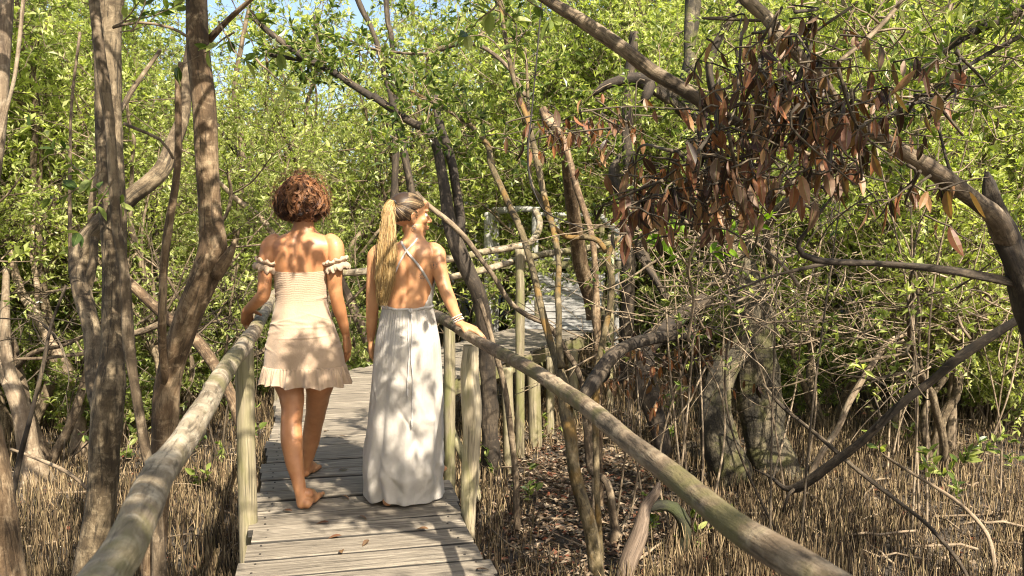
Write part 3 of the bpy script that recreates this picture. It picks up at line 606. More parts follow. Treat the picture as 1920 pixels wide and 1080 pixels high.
# the big tree on the right
hand_tree('old_mangrove_tree', 'massive fluted old trunk on the right splitting above the pencil roots', 'tree',
  [(1300, -120, 8.8, 26), (1298, 18, 8.7, 28), (1292, 100, 8.6, 27), (1290, 160, 8.5, 30), (1306, 222, 8.4, 36), (1320, 290, 8.3, 42), (1340, 400, 8.2, 52), (1390, 500, 8.1, 68), (1412, 600, 8.0, 84), (1418, 700, 8.0, 86), (1428, 790, 8.0, 86), (1442, 870, 8.0, 100)],
  [([(1112, 178, 8.0, 8), (1140, 158, 8.0, 18), (1185, 148, 8.0, 26), (1225, 158, 8.0, 30), (1262, 190, 8.1, 28), (1300, 225, 8.3, 30)], 'bark_dark'),
   ([(1228, 150, 8.0, 26), (1216, 175, 7.9, 24), (1205, 195, 7.9, 10)], 'bark_dark'),
   ([(1405, 640, 8.0, 50), (1360, 690, 7.9, 60), (1338, 760, 7.8, 66), (1348, 830, 7.8, 74), (1372, 905, 7.8, 92)], 'bark_old'),
   ([(1330, 560, 8.0, 30), (1260, 610, 8.0, 36), (1215, 650, 7.9, 44), (1215, 730, 7.8, 44), (1230, 800, 7.8, 36), (1240, 850, 7.8, 34)], 'bark_dark'),
   ([(1450, 500, 8, 18), (1440, 420, 7.9, 20), (1480, 380, 7.6, 26), (1530, 330, 7.4, 20), (1580, 300, 7, 16)], 'bark'),
   ([(1330, 330, 8.3, 20), (1350, 230, 8.0, 18), (1330, 120, 8.0, 16), (1380, 20, 8, 14), (1420, -60, 8, 12)], 'bark_dark'),
   ([(1250, 560, 8.2, 14), (1200, 470, 8.4, 22), (1180, 400, 8.6, 24), (1150, 330, 8.8, 22), (1165, 290, 8.9, 14)], 'bark_dark')],
  mat='bark_old', seed=20, sides=22, lump=.2, leafy=[(1, 0, 1, 10, .6, .09, 11), (5, 0, 1, 14, .7, .09, 11), (6, 0, 1, 14, .7, .09, 11), (7, .3, 1, 12, .6, .09, 11), (0, 0, .25, 8, .6, .09, 11)])
# right edge tree with its long bough
hand_tree('mangrove_tree', 'rough dark trunk at the right edge with long sunlit bough leaning left', 'tree',
  [(1850, 322, 4.6, 8), (1856, 345, 4.6, 26), (1866, 385, 4.6, 36), (1880, 430, 4.6, 50), (1896, 480, 4.6, 54), (1925, 540, 4.6, 66), (1950, 640, 4.6, 66), (1960, 800, 4.6, 66)],
  [([(1890, 455, 4.6, 44), (1866, 408, 4.5, 42), (1829, 378, 4.45, 38), (1783, 342, 4.4, 37), (1737, 310, 4.35, 35), (1700, 287, 4.3, 31), (1653, 259, 4.2, 28), (1598, 231, 4.1, 20), (1540, 225, 4.0, 14), (1490, 215, 3.9, 9)], 'bark_mid'),
   ([(1910, 532, 4.6, 24), (1857, 521, 4.6, 20), (1766, 505, 4.6, 16), (1644, 494, 4.6, 16), (1533, 488, 4.6, 14), (1496, 463, 4.6, 10), (1530, 410, 4.5, 5), (1600, 315, 4.4, 4)], 'bark_dark'),
   ([(1560, 492, 4.6, 9), (1500, 505, 4.6, 8), (1440, 520, 4.6, 6), (1370, 548, 4.6, 5)], 'bark_dark')],
  mat='bark_dark', seed=21, sides=18, lump=.2)
hand_tree('fallen_branch', 'long dark bare branch sloping from right edge down to pencil roots', 'branch',
  [(2000, 545, 5.4, 22), (1911, 598, 5.5, 21), (1803, 667, 5.7, 22), (1750, 712, 5.8, 19), (1696, 752, 5.9, 19), (1615, 828, 6.1, 18), (1551, 876, 6.3, 20), (1497, 914, 6.5, 19), (1470, 915, 6.6, 10), (1449, 897, 6.7, 7), (1415, 880, 6.8, 3)],
  [[(1500, 912, 6.5, 8), (1480, 925, 6.5, 7), (1468, 960, 6.5, 5)], [(1640, 805, 6.0, 6), (1650, 780, 6.0, 5), (1640, 745, 6.0, 3)]], mat='bark_dark', ground=False, seed=22, sides=12)
hand_tree('fallen_branch', 'slim bare branch crossing under the long dark branch to the lower right', 'branch',
  [(1430, 720, 7.2, 6), (1470, 765, 7.0, 8), (1540, 822, 6.6, 9), (1600, 875, 6.3, 9), (1690, 945, 6.0, 9), (1750, 995, 5.7, 9), (1815, 1085, 5.4, 9)], mat='twig_dark', seed=23, sides=8)
hand_tree('mangrove_sapling', 'arched pale stem bowing over the pencil roots right of the old trunk', 'sapling',
  [(1800, 640, 8.2, 5), (1750, 608, 8.1, 7), (1712, 622, 8.0, 9), (1669, 640, 7.9, 11), (1632, 688, 7.9, 13), (1592, 755, 7.9, 14), (1572, 801, 7.9, 13), (1540, 850, 7.9, 13)], mat='bark_pale', seed=24, sides=9)
hand_tree('mangrove_sapling', 'drooping thin stem with fresh green leaves at the lower right', 'sapling',
  [(1655, 852, 6.3, 5), (1690, 875, 6.2, 7), (1740, 905, 6.1, 7), (1800, 945, 6.0, 8), (1850, 1000, 5.9, 9), (1864, 1060, 5.8, 10)], mat='twig', seed=25, sides=8,
  sprigs=[(1655, 852, 6.3, -.5, .6, .16, 9), (1800, 880, 6.4, .1, .6, .3, 22), (1780, 900, 6.4, -.4, .4, .28, 18), (1830, 860, 6.4, .4, .5, .28, 18), (1740, 905, 6.1, .1, .6, .2, 10)], leafmat='leaf_near', ls=.1)
# overhead boughs
hand_tree('mangrove_bough', 'long sunlit bough slanting from top centre into hanging brown leaves', 'bough',
  [(960, -50, 3.9, 22), (1030, 2, 3.8, 25), (1085, 35, 3.7, 28), (1137, 70, 3.65, 30), (1181, 101, 3.6, 30), (1222, 133, 3.6, 30), (1270, 161, 3.55, 28), (1315, 190, 3.5, 27), (1380, 228, 3.5, 20), (1450, 262, 3.5, 14), (1540, 300, 3.5, 8)], mat='bark_mid', ground=False, seed=26, sides=14)
hand_tree('mangrove_bough', 'second grey bough dropping from the top right into the brown leaves', 'bough',
  [(1370, -50, 4.2, 28), (1399, 0, 4.1, 28), (1436, 32, 4.1, 29), (1473, 79, 4.0, 27), (1505, 111, 4.0, 25), (1538, 142, 4.0, 19), (1570, 190, 4.0, 14), (1600, 232, 4.05, 10)],
  [[(1540, 145, 4.0, 8), (1580, 110, 4.0, 9), (1640, 60, 4.1, 10), (1700, -10, 4.2, 10)]], mat='bark_mid', ground=False, seed=27, sides=14, leafy=[(1, 0, 1, 8, .4, .065, 9)])
hand_tree('mangrove_bough', 'dark twisted bough entering at the top right corner', 'bough',
  [(1990, 0, 5.0, 22), (1917, 20, 5.0, 21), (1866, 42, 5.0, 19), (1825, 60, 5.0, 17), (1783, 85, 5.0, 15), (1737, 125, 5.0, 11), (1704, 153, 5.0, 8), (1660, 185, 5, 4)],
  [[(1990, 30, 5.0, 10), (1900, 75, 5.0, 10), (1820, 120, 4.9, 9), (1740, 172, 4.8, 7), (1650, 225, 4.7, 4)], ([(1790, -30, 5.2, 9), (1772, 60, 5.1, 9), (1745, 160, 5.0, 8), (1720, 250, 4.9, 5)], 'twig'),
   ([(1830, 160, 4.9, 4), (1760, 200, 4.9, 6), (1770, 280, 4.8, 6), (1785, 330, 4.7, 7)], 'bark_dark')], mat='bark_dark', ground=False, seed=28, sides=12, leafy=[(0, .2, 1, 10, .45, .075, 10), (1, .1, 1, 12, .45, .075, 10), (2, 0, 1, 8, .4, .075, 10)])
hand_tree('mangrove_bough', 'thin arching bough spanning the leaves above the blonde woman', 'bough',
  [(640, 70, 9.5, 4), (700, 92, 9.4, 6), (760, 100, 9.3, 6), (806, 100, 9.2, 7), (865, 82, 9.0, 8), (906, 89, 8.8, 9), (954, 128, 8.6, 9), (985, 180, 8.4, 9)], mat='bark_mid', ground=False, seed=29, sides=8, leafy=[(0, 0, 1, 20, .6, .1, 11)])
mm = MB(); pts, r = resample([P(1018, -30, 4.8), P(1008, 90, 4.8), (P(998, 200, 4.8)), P(990, 280, 4.8), P(993, 330, 4.8), P(1008, 375, 4.8), P(1030, 402, 4.9), P(1100, 430, 5.2)], [.004, .005, .005, .006, .006, .005, .004, .003], .04); tubes(mm, pts[None], r[None], 6)
tag(mm.build('hanging_vine', M['vine'], None, True, pts[0]), 'thin black vine hanging straight down from the top centre', 'vine')
for k, (lab, pts, mt) in enumerate([
  ('pale slender tree far behind the curly-haired woman, leaning left', [(390, 210, 12.5, 8), (440, 280, 12.4, 12), (480, 335, 12.3, 14), (518, 375, 12.2, 16), (560, 440, 12, 18), (580, 560, 12, 20)], 'bark_dark'),
  ('pale limb tree leaning low behind the left rail', [(400, 330, 10.5, 8), (445, 375, 10.5, 12), (490, 410, 10.4, 13), (530, 470, 10.4, 16), (560, 560, 10.4, 18)], 'bark_pale'),
  ('dark forked tree reaching the top edge above the blonde woman', [(655, -40, 11, 12), (680, 20, 11, 12), (696, 52, 11, 10), (720, 130, 11, 12), (760, 300, 11, 16), (790, 460, 11, 20), (800, 560, 11, 22)], 'bark_dark'),
  ('straight dark tree whose stem leaves the top edge right of centre', [(722, -40, 12, 12), (727, 40, 12, 11), (735, 80, 12, 11), (742, 250, 12, 15), (735, 450, 12, 18)], 'bark_dark'),
  ('crooked weathered tree seen between the two women', [(640, 520, 10, 10), (655, 560, 10, 20), (672, 600, 10, 24), (690, 640, 10, 28)], 'dead'),
  ('dark stem rising behind the leaning pole on the left', [(285, 370, 11, 16), (290, 450, 11, 18), (296, 520, 11, 20), (300, 640, 11, 22)], 'bark_dark'),
  ('pale stem forking behind the leaning brown trunk on the left', [(470, 0, 12, 8), (452, 90, 12, 10), (440, 180, 12, 12), (455, 300, 12, 13), (440, 480, 12, 14)], 'bark_mid'),
  ('slim stem left of the thin upright wood near the far left', [(150, 60, 7, 6), (134, 200, 7, 6), (131, 330, 7, 7), (131, 420, 7, 8), (135, 520, 7, 9), (160, 620, 7, 9)], 'bark_mid'),
  ('thick dark tree behind the far platform rails', [(1190, 60, 12, 20), (1175, 200, 12, 24), (1180, 330, 12, 26), (1178, 480, 12, 28)], 'bark_dark'),
  ('pale tree rising right of the hanging brown leaves', [(1640, -20, 10, 14), (1650, 120, 10, 14), (1690, 260, 10, 16), (1700, 420, 10, 18), (1690, 560, 10, 20)], 'bark_mid'),
  ('upright pale tree behind the sunlit bough at right', [(1800, 60, 9, 12), (1790, 260, 9, 14), (1795, 420, 9, 16), (1790, 600, 9, 18)], 'bark_mid')]):
    hand_tree('mangrove_tree', lab, 'tree', pts, mat=mt, seed=60+k, sides=9)

# ------------------------------------------------------------------ hanging dead leaves
def dead_cluster(name, label, regs, d0, d1, ls, seed, n_tw):
    rs = np.random.RandomState(seed); lm, tm = MB(), MB(); org = None
    for (cx, cy, sx, sy, n) in regs:
        c = []
        while len(c) < n:
            c.append((cx+rs.randn()*sx, cy+rs.randn()*sy))
        for (px, py) in c:
            d = rs.uniform(d0, d1); b_ = P(px, py, d)
            if org is None: org = b_
            # small twig carrying two to four leaves
            k = rs.randint(2, 5); dirn = nrm(np.array([rs.uniform(-1, 1), rs.uniform(-.6, .6), rs.uniform(-.2, .5)])); L = rs.uniform(.08, .2)
            t = np.linspace(0, 1, 5)[:, None]; pts = b_+dirn*L*t+np.array([0, 0, -.03])*t*t+rs.randn(5, 3)*.004
            tubes(tm, pts[None], np.linspace(.0045, .002, 5)[None], 4, cap=False)
            pos = pts[rs.randint(0, 5, k)]; dr = np.stack([rs.randn(k)*.24, rs.randn(k)*.24, -np.ones(k)], -1)
            a = rs.rand(k)*6.3; nor = np.stack([np.cos(a), np.sin(a), np.zeros(k)], -1); LL = ls*rs.uniform(.5, 1.3, k)
            for q in range(k): leaves(lm, pos[q:q+1], dr[q:q+1], nor[q:q+1], LL[q:q+1], LL[q:q+1]*rs.uniform(.18, .46), rs.rand(1), True, rs.uniform(-.5, .6))
    # connecting twigs
    for q in range(n_tw):
        cx, cy, sx, sy, n = regs[rs.randint(len(regs))]
        a = P(cx+rs.randn()*sx, cy-sy+rs.randn()*sy, rs.uniform(d0, d1)); b_ = P(cx+rs.randn()*sx*1.4, cy+rs.randn()*sy*1.2, rs.uniform(d0, d1))
        mid = (a+b_)/2+rs.randn(3)*.08; p, r = resample([a, mid, b_], [.007, .005, .003], .05); tubes(tm, p[None], r[None], 5)
    root = thing(name, label, 'branch', org)
    tm.build('twigs', M['twig_dark'], root, True, org); lm.build('dead_leaves', M['leaf_dead'], root, False, org)
dead_cluster('dead_branch', 'big curtain of hanging brown leaves under the sunlit bough', [(1420, 190, 72, 66, 110), (1540, 195, 55, 52, 62), (1360, 330, 50, 45, 60), (1240, 370, 36, 35, 42), (1300, 350, 50, 40, 36), (1600, 260, 50, 35, 18), (1460, 60, 40, 30, 10), (1510, 290, 60, 30, 18)], 2.9, 3.8, .08, 1, 30)
dead_cluster('dead_branch', 'sparser dangling brown leaves at right of the curtain of brown leaves', [(1590, 340, 30, 20, 8), (1720, 350, 25, 25, 7), (1740, 220, 25, 20, 4), (1790, 130, 8, 18, 3)], 3.1, 3.7, .1, 2, 14)
dead_cluster('dead_branch', 'small brown leaves dangling before the tree with the broken dark limb', [(1080, 265, 45, 25, 18), (1170, 230, 45, 25, 18), (980, 250, 15, 25, 7), (1030, 250, 20, 15, 6)], 5.4, 6.4, .1, 3, 20)

dead_cluster('dead_branch', 'brown leaves caught low on the dark bough arching off the mossy trunk', [(1190, 690, 45, 28, 22), (1240, 740, 30, 40, 14), (1330, 650, 50, 35, 14)], 6.0, 7.2, .095, 4, 12)
hand_tree('leafy_twig', 'fresh bright green shoots just below the lower hanging brown leaves', 'twig',
  [(1290, 640, 5.2, 7), (1300, 560, 5.1, 7), (1290, 500, 5.0, 6), (1310, 450, 4.9, 5), (1330, 425, 4.8, 4)],
  [[(1290, 500, 5.0, 5), (1265, 460, 4.9, 4), (1258, 430, 4.9, 3)], [(1310, 455, 4.9, 4), (1360, 450, 4.8, 4), (1410, 432, 4.8, 3)]], mat='twig', ground=False, seed=90, sides=6,
  sprigs=[(1330, 430, 4.8, .2, .6, .18, 14), (1300, 455, 4.8, -.5, .4, .2, 14), (1262, 440, 4.9, -.3, .5, .16, 10), (1350, 450, 4.8, .5, .3, .2, 14), (1400, 436, 4.8, .6, .2, .18, 12), (1385, 440, 4.8, .1, .6, .16, 10), (1290, 490, 5.0, -.7, .2, .2, 12), (1320, 480, 4.9, .6, .1, .2, 12), (1230, 470, 5.1, -.2, .5, .16, 10)], ls=.085, leafmat='leaf_fresh')
hand_tree('leafy_twig', 'small leafy twig drooping into view at the top centre', 'twig',
  [(905, -40, 3.1, 5), (930, 0, 3.1, 4), (950, 30, 3.1, 3)], mat='twig', ground=False, seed=91, sides=6,
  sprigs=[(935, 5, 3.1, -.5, -.6, .16, 9), (950, 25, 3.1, .5, -.5, .16, 9), (920, -10, 3.1, -.9, -.1, .15, 8), (975, -10, 3.2, .4, -.7, .15, 8)], ls=.075)

# ------------------------------------------------------------------ PROCEDURAL TREES
def grow_tree(seed, h=7.0, nst=3, spread=1.0, dens=1.0, low=.9, ls=.112):
    rs = np.random.RandomState(seed); tk = MB(); lf = MB(); tw_pts, tw_r = [], []; tips = []
    def limb(p, d, L, r, depth):
        n = max(4, int(L/.3)); pts = [np.array(p, float)]; rad = [r]; d = nrm(np.array(d, float))
        for k in range(n):
            d = nrm(d+rs.randn(3)*.17+np.array([0, 0, .06])); pts.append(pts[-1]+d*L/n); rad.append(r*(1-.75*(k+1)/n))
            if depth < 2 and k > n*.18 and rs.rand() < (.62 if depth == 0 else .75):
                a = nrm(rs.randn(3)+[0, 0, .15]); nd = nrm(d*.5+a*.9); limb(pts[-1], nd, L*rs.uniform(.28, .5), rad[-1]*.6, depth+1)
        pts = np.array(pts); bark_tube(tk, pts, rad, .18, 8 if depth == 0 else 5, .1, rs.randint(9999))
        if depth >= 1:
            for k in range(1, len(pts)):
                for _ in range(int((3 if depth == 2 else 2)*dens+rs.rand())): tips.append((pts[k]-(pts[k]-pts[k-1])*rs.rand(), nrm(pts[k]-pts[k-1])))
        else:
            for _ in range(10): tips.append((pts[-1], nrm(d)))
    for s in range(nst):
        a = rs.rand()*6.3; limb((rs.randn()*.15, rs.randn()*.15, -.1), (math.cos(a)*.35*spread, math.sin(a)*.35*spread, 1), h*rs.uniform(.8, 1.05), rs.uniform(.05, .085), 0)
    # twigs with leaves
    pos = np.array([t[0] for t in tips]); dr = np.array([t[1] for t in tips])
    keep = pos[:, 2] > low*rs.uniform(.6, 1.6, len(pos)); pos, dr = pos[keep], dr[keep]
    n = len(pos); td = nrm(dr*.5+rs.randn(n, 3)*.8+[0, 0, .25]); L = rs.uniform(.2, .5, n); K = 4
    bend = rs.randn(n, 1, 3)*.08; t = np.linspace(0, 1, K)[None, :, None]
    TP = pos[:, None]+td[:, None]*L[:, None, None]*t+bend*t*t
    tubes(tk, TP, np.linspace(.006, .002, K)[None].repeat(n, 0), 3, cap=False)
    m = 9; u = rs.uniform(.1, 1, (n, m)); u[:, -5:] = 1
    lp = pos[:, None]+td[:, None]*(L[:, None]*u)[..., None]+bend*(u*u)[..., None]
    out = nrm(rs.randn(n, m, 3)); ld = nrm(td[:, None]*.55+out*.8+[0, 0, .12]).reshape(-1, 3); lp = lp.reshape(-1, 3)
    nor = nrm(rs.randn(n*m, 3)*.55+[0, -.1, 1]); LL = ls*rs.uniform(.6, 1.15, n*m)
    # shoots at the crown's surface are younger, yellower
    base = np.repeat(rs.rand(n)*.6, m)+rs.rand(n*m)*.4
    leaves(lf, lp, ld, nor, LL, LL*rs.uniform(.34, .46, n*m), base, False)
    return tk, lf, n*m
protos = []
cnt = 0
for k, (h, ns, sp, dn) in enumerate([(7.5, 3, 1.0, 1.0), (6.5, 4, 1.4, 1.0), (8.5, 3, .8, 1.0), (6.0, 3, 1.7, 1.1), (7.5, 4, 1.2, 1.1), (6.5, 2, 1.3, .55), (6.0, 3, 1.5, .5)]):
    tk, lf, c = grow_tree(100+k, h, ns, sp, dn*.9, .9 if k < 5 else 3.0); cnt += c
    protos.append((tk.mesh('trunk', M['bark_mid' if k % 2 else 'bark']), lf.mesh('crown', M['leaf' if k % 2 else 'leaf_bright'], False)))
print('LEAVES per proto total', cnt)
def put_tree(k, x, y, rz, sc, label, group=None, name='mangrove_tree'):
    root = thing(name, label, 'tree', (x, y, float(gheight(x, y))), group, rz); root.scale = (sc, sc, sc)
    for nm, me in zip(('trunk', 'crown'), protos[k]):
        o = bpy.data.objects.new(nm, me); COL.objects.link(o); o.parent = root
rs = np.random.RandomState(42)
def on_walk(x, y, m):
    for a, b_ in (((.5, -1.3), (-1.7, 8.15)), ((-1.17, 8.05), (.6, 11.8)), ((.6, 11.8), (1.0, 14.6)), ((.5, 14.8), (-1.9, 20.5))):
        a, b_ = np.array(a), np.array(b_); t = np.clip(np.dot((x, y)-a, b_-a)/np.dot(b_-a, b_-a), 0, 1)
        if np.linalg.norm((x, y)-(a+(b_-a)*t)) < m: return True
    return False
placed = []
def where_(x, y):
    px = 960+FPX*x/y
    for lim, w in ((120, 'behind the trunk at the left edge'), (300, 'behind the tall dark trunk'), (460, 'behind the leaning pole and left handrail'), (640, 'behind the curly-haired woman'), (800, 'behind the blonde woman'),
                   (940, 'behind the twin-stemmed tree'), (1060, 'behind the far platform'), (1180, 'behind the ramp'), (1320, 'behind the broken dark limb'), (1460, 'behind the old fluted trunk'), (1620, 'behind the curtain of brown leaves'), (1780, 'behind the long dark bare branch'), (9999, 'behind the right edge trunk')):
        if px < lim: return w
def scatter(n, fy0, fy1, md, label, group, sc0, sc1, gap, hx=None):
    c = 0; tries = 0
    while c < n and tries < n*60:
        tries += 1
        y = rs.uniform(fy0, fy1); hw = y*.64+1.5; x = rs.uniform(-hw, hw) if hx is None else rs.uniform(*hx); q_ = 960+FPX*x/y
        if y < 16 and 640 < q_ < 1540: continue
        if on_walk(x, y, md) or any((x-a)**2+(y-b_)**2 < gap*gap for a, b_ in placed): continue
        placed.append((x, y)); put_tree(rs.randint(5), x, y, rs.rand()*6.3, rs.uniform(sc0, sc1)*((rs.uniform(.4, .66) if y < 20 else rs.uniform(.38, .55)) if 400 < q_ < 960 else .72 if 200 < q_ <= 400 else 1), label+' '+where_(x, y), group); c += 1
scatter(16, 9.3, 13, 2.0, 'nearer-row leafy mangrove', 'nearer trees of the dense green wood', .6, .8, 1.4)
scatter(28, 13.3, 20, 1.5, 'middle-row leafy mangrove', 'middle trees of the dense green wood', .75, 1.05, 1.5)
scatter(36, 20, 31, .8, 'back-row leafy mangrove', 'back trees of the dense green wood', .95, 1.25, 1.8)
for x, y, s_ in ((-.6, 23.5, .55), (1.4, 22, .95), (.6, 20.5, .7), (2.6, 18, .9), (-1.2, 27, .6), (3.4, 17.2, 1.0), (4.9, 15.5, .85)):
    put_tree(int(y) % 5, x, y, x*3, s_, 'taller leafy mangrove closing the far view '+where_(x, y), 'trees over the far platform')
for k, (x, y, s_, lab) in enumerate([(3.8, -4.4, 1.0, 'right'), (-3.8, -3.6, 1.0, 'left')]):
    put_tree(k, x, y, k*1.7, s_, 'leafy mangrove behind the viewpoint, on the %s of the walkway' % lab, 'trees overhanging the near walkway')
for k, (px, y, s_, lab) in enumerate([(60, 8.6, .75, 'airy leafy mangrove spreading over the far left trunks'), (330, 9.4, .7, 'airy leafy mangrove above the leaning brown trunk'), (1440, 16.2, .9, 'airy leafy mangrove behind the second grey bough'),
                                   (1760, 8.2, .7, 'airy leafy mangrove behind the sparser dangling leaves'), (1890, 10.2, .75, 'airy leafy mangrove by the top right corner'), (560, 15.5, 1.06, 'airy leafy mangrove above the curly-haired woman'), (1060, 19.5, 1.0, 'airy leafy mangrove above the far platform'), (790, 17.5, .9, 'airy leafy mangrove above the blonde woman'), (660, 21, 1.05, 'tall airy mangrove between the two women, far back'), (470, 18, .95, 'airy leafy mangrove right of the leaning brown trunk'), (610, 14.2, .98, 'airy leafy mangrove under the pale sky gap at top'), (730, 16.4, .95, 'airy leafy mangrove left of the twin-stemmed tree'), (900, 24, 1.15, 'tall airy mangrove far behind the twin-stemmed tree')]):
    put_tree(5+k % 2, (px-960)/FPX*y, y, k*2.1, s_, lab, 'airy trees over the near growth')
# unseen trees added outside the frame so their leaf clumps dapple the light
def dapple_tree(label, base, top, region, nclump, seed, m=130, cr=.26):
    rs = np.random.RandomState(seed); tk, lf, tw = MB(), MB(), MB(); o = np.array([base[0], base[1], float(gheight(base[0], base[1]))]); top = np.array(top, float)
    mid = (o+top)/2+rs.randn(3)*.15; bark_tube(tk, [o-[0, 0, .1], mid, top], [.11, .09, .07], .08, 14, .08, seed)
    hubs = []
    for k in range(7):
        e = np.array([rs.uniform(*region[0]), rs.uniform(*region[1]), rs.uniform(*region[2])]); mm_ = (top+e)/2+np.array([0, 0, .25])+rs.randn(3)*.15
        p, r = resample([top-[0, 0, .1], mm_, e], [.05, .035, .012], .1); tubes(tk, p[None], r[None], 8); hubs += list(p[len(p)//3:])
    hubs = np.array(hubs)
    for k in range(nclump):
        c = np.array([rs.uniform(*region[0]), rs.uniform(*region[1]), rs.uniform(*region[2])])
        h_ = hubs[np.argmin(np.linalg.norm(hubs-c, axis=1))]; p, r = resample([h_, (h_+c)/2+rs.randn(3)*.08, c], [.012, .009, .005], .08); tubes(tk, p[None], r[None], 5)
        nt_ = 14; d = nrm(rs.randn(nt_, 3)+[0, 0, .2]); L = cr*rs.uniform(.5, 1.3, nt_); t = np.linspace(0, 1, 4)[None, :, None]
        tubes(tw, c+d[:, None]*L[:, None, None]*t, np.linspace(.004, .0015, 4)[None].repeat(nt_, 0), 3, cap=False)
        q = rs.randint(0, nt_, m); u = rs.uniform(.25, 1, m); lp = c+d[q]*(L[q]*u)[:, None]; ld = nrm(d[q]*.6+nrm(rs.randn(m, 3))*.8); LL = .085*rs.uniform(.6, 1.15, m)
        leaves(lf, lp, ld, nrm(rs.randn(m, 3)*.5+[0, 0, 1]), LL, LL*.42, rs.rand(m), False)
    root = thing('mangrove_tree', label, 'tree', o, 'unseen trees added to dapple the light'); tk.build('trunk', M['bark_mid'], root, True, o); tw.build('twigs', M['twig'], root, True, o); lf.build('crown', M['leaf'], root, False, o)
dapple_tree('unseen leafy mangrove added right of the viewpoint for dapple, boughs over both women', (2.7, .7), (1.9, 1.0, 2.6), ((-1.1, 2.0), (1.2, 3.6), (2.7, 3.4)), 54, 1)
dapple_tree('unseen leafy mangrove added past the right edge for dapple, boughs over the right handrail', (5.2, 3.0), (4.4, 3.1, 2.5), ((2.2, 5.2), (2.2, 5.0), (2.9, 3.9)), 25, 2)
dapple_tree('unseen leafy mangrove added left of the viewpoint for dapple, boughs over the left handrail', (-2.6, .9), (-2.0, 1.3, 2.4), ((-2.6, -.6), (1.2, 3.6), (2.7, 3.5)), 30, 3)
dapple_tree('unseen leafy mangrove added past the right edge for dapple, boughs high over the pencil roots', (7.6, 7.0), (6.8, 6.6, 3.2), ((3.5, 8.0), (5.2, 8.0), (3.9, 5.0)), 16, 4)
dapple_tree('unseen leafy mangrove added past the left edge for dapple, boughs high over the left trunks', (-4.6, 4.6), (-3.9, 4.6, 2.8), ((-4.6, -1.2), (3.6, 6.0), (3.3, 4.3)), 22, 5)

# shrubs: low leafy growth
def grow_shrub(seed, h, n, ls, m=12):
    rs = np.random.RandomState(seed); tk, lf = MB(), MB(); P0 = []; D0 = []
    for k in range(n):
        a = rs.rand()*6.3; d = nrm(np.array([math.cos(a)*.6, math.sin(a)*.6, 1.])); L = h*rs.uniform(.5, 1.1); K = 7; p = [np.array([rs.randn()*.1, rs.randn()*.1, 0])]
        for q in range(K-1): d = nrm(d+rs.randn(3)*.22); p.append(p[-1]+d*L/(K-1))
        p = np.array(p); tubes(tk, p[None], np.linspace(.012, .003, K)[None], 4, cap=False)
        for q in range(2, K):
            for _ in range(3): P0.append(p[q]+rs.randn(3)*.03); D0.append(nrm(d+rs.randn(3)*.8))
    P0, D0 = np.array(P0), np.array(D0); nn = len(P0); L = rs.uniform(.08, .28, nn); t = np.linspace(0, 1, 3)[None, :, None]
    tubes(tk, P0[:, None]+D0[:, None]*L[:, None, None]*t, np.linspace(.004, .0015, 3)[None].repeat(nn, 0), 3, cap=False)
    u = rs.uniform(.2, 1, (nn, m)); lp = (P0[:, None]+D0[:, None]*(L[:, None]*u)[..., None]).reshape(-1, 3)
    ld = nrm(np.repeat(D0, m, 0)*.5+nrm(rs.randn(nn*m, 3))*.85+[0, 0, .15]); LL = ls*rs.uniform(.6, 1.15, nn*m)
    leaves(lf, lp, ld, nrm(rs.randn(nn*m, 3)*.5+[0, 0, 1]), LL, LL*.42, np.repeat(rs.rand(nn)*.6, m)+rs.rand(nn*m)*.4, False)
    return tk.mesh('stems', M['twig']), lf.mesh('foliage', M['leaf'], False)
shr = [grow_shrub(200+k, 1.5, 18, .092) for k in range(3)]
def put_shrub(k, x, y, s, label, group):
    root = thing('mangrove_shrub', label, 'shrub', (x, y, float(gheight(x, y))), group, rs.rand()*6.3); root.scale = (s, s, s*rs.uniform(.8, 1.2))
    for nm, me in zip(('stems', 'foliage'), shr[k % 3]):
        o = bpy.data.objects.new(nm, me); COL.objects.link(o); o.parent = root
c = 0
while c < 57:
    y = rs.uniform(9.3, 22); x = rs.uniform(-y*.64-1, y*.64+1)
    if c > 54: y = rs.uniform(11, 13.5); x = rs.uniform(.2, .66)*y
    if y < 15 and 800 < 960+FPX*x/y < 1180: continue
    if on_walk(x, y, 1.2): continue
    put_shrub(c, x, y, rs.uniform(.8, 1.35), ('nearer' if y < 14 else 'middle' if y < 18 else 'far')+'-row low leafy shrub '+where_(x, y), 'shrubs under the dense green wood'); c += 1
# seedlings
sd = []
for k in range(3):
    rs2 = np.random.RandomState(300+k); lm, tm = MB(), MB()
    for q in range(3): sprig(lm, tm, (rs2.randn()*.03, rs2.randn()*.03, 0), (rs2.uniform(-.4, .4), rs2.uniform(-.4, .4), 1), rs2.uniform(.2, .45), 10, rs2, .09, True)
    sd.append((tm.mesh('stem', M['twig']), lm.mesh('foliage', M['leaf_near'], False)))
spots = [(112, 795, 'beside the pale bent trunk on the left'), (345, 860, 'under the left handrail near the broken-stub trunk'), (470, 830, 'against the left post'), (410, 870, 'between the left handrail and the left post'), (380, 920, 'low down behind the left handrail'),
         (1000, 940, 'below the thin upright stem right of the boards'), (925, 900, 'just right of the near right post'), (1260, 830, 'under the old trunk beside the red litter'), (1215, 1010, 'in front of the broken pale stump'), (1290, 1055, 'beside the looping mossy root'),
         (1680, 760, 'behind the long dark bare branch, lower end'), (1540, 790, 'right of the old fluted trunk'), (1880, 790, 'near the right edge among tall roots'), (1700, 830, 'just below the long dark bare branch'), (1900, 870, 'nearest the right edge'), (1800, 950, 'below the drooping thin stem'),
         (230, 860, 'between the tall dark trunk and the slim stem'), (60, 790, 'behind the trunk at the left edge'), (1010, 830, 'between the support posts'), (890, 850, 'behind the near right post'), (1760, 740, 'in the far root field on the right'), (1620, 740, 'behind the arched pale stem')]
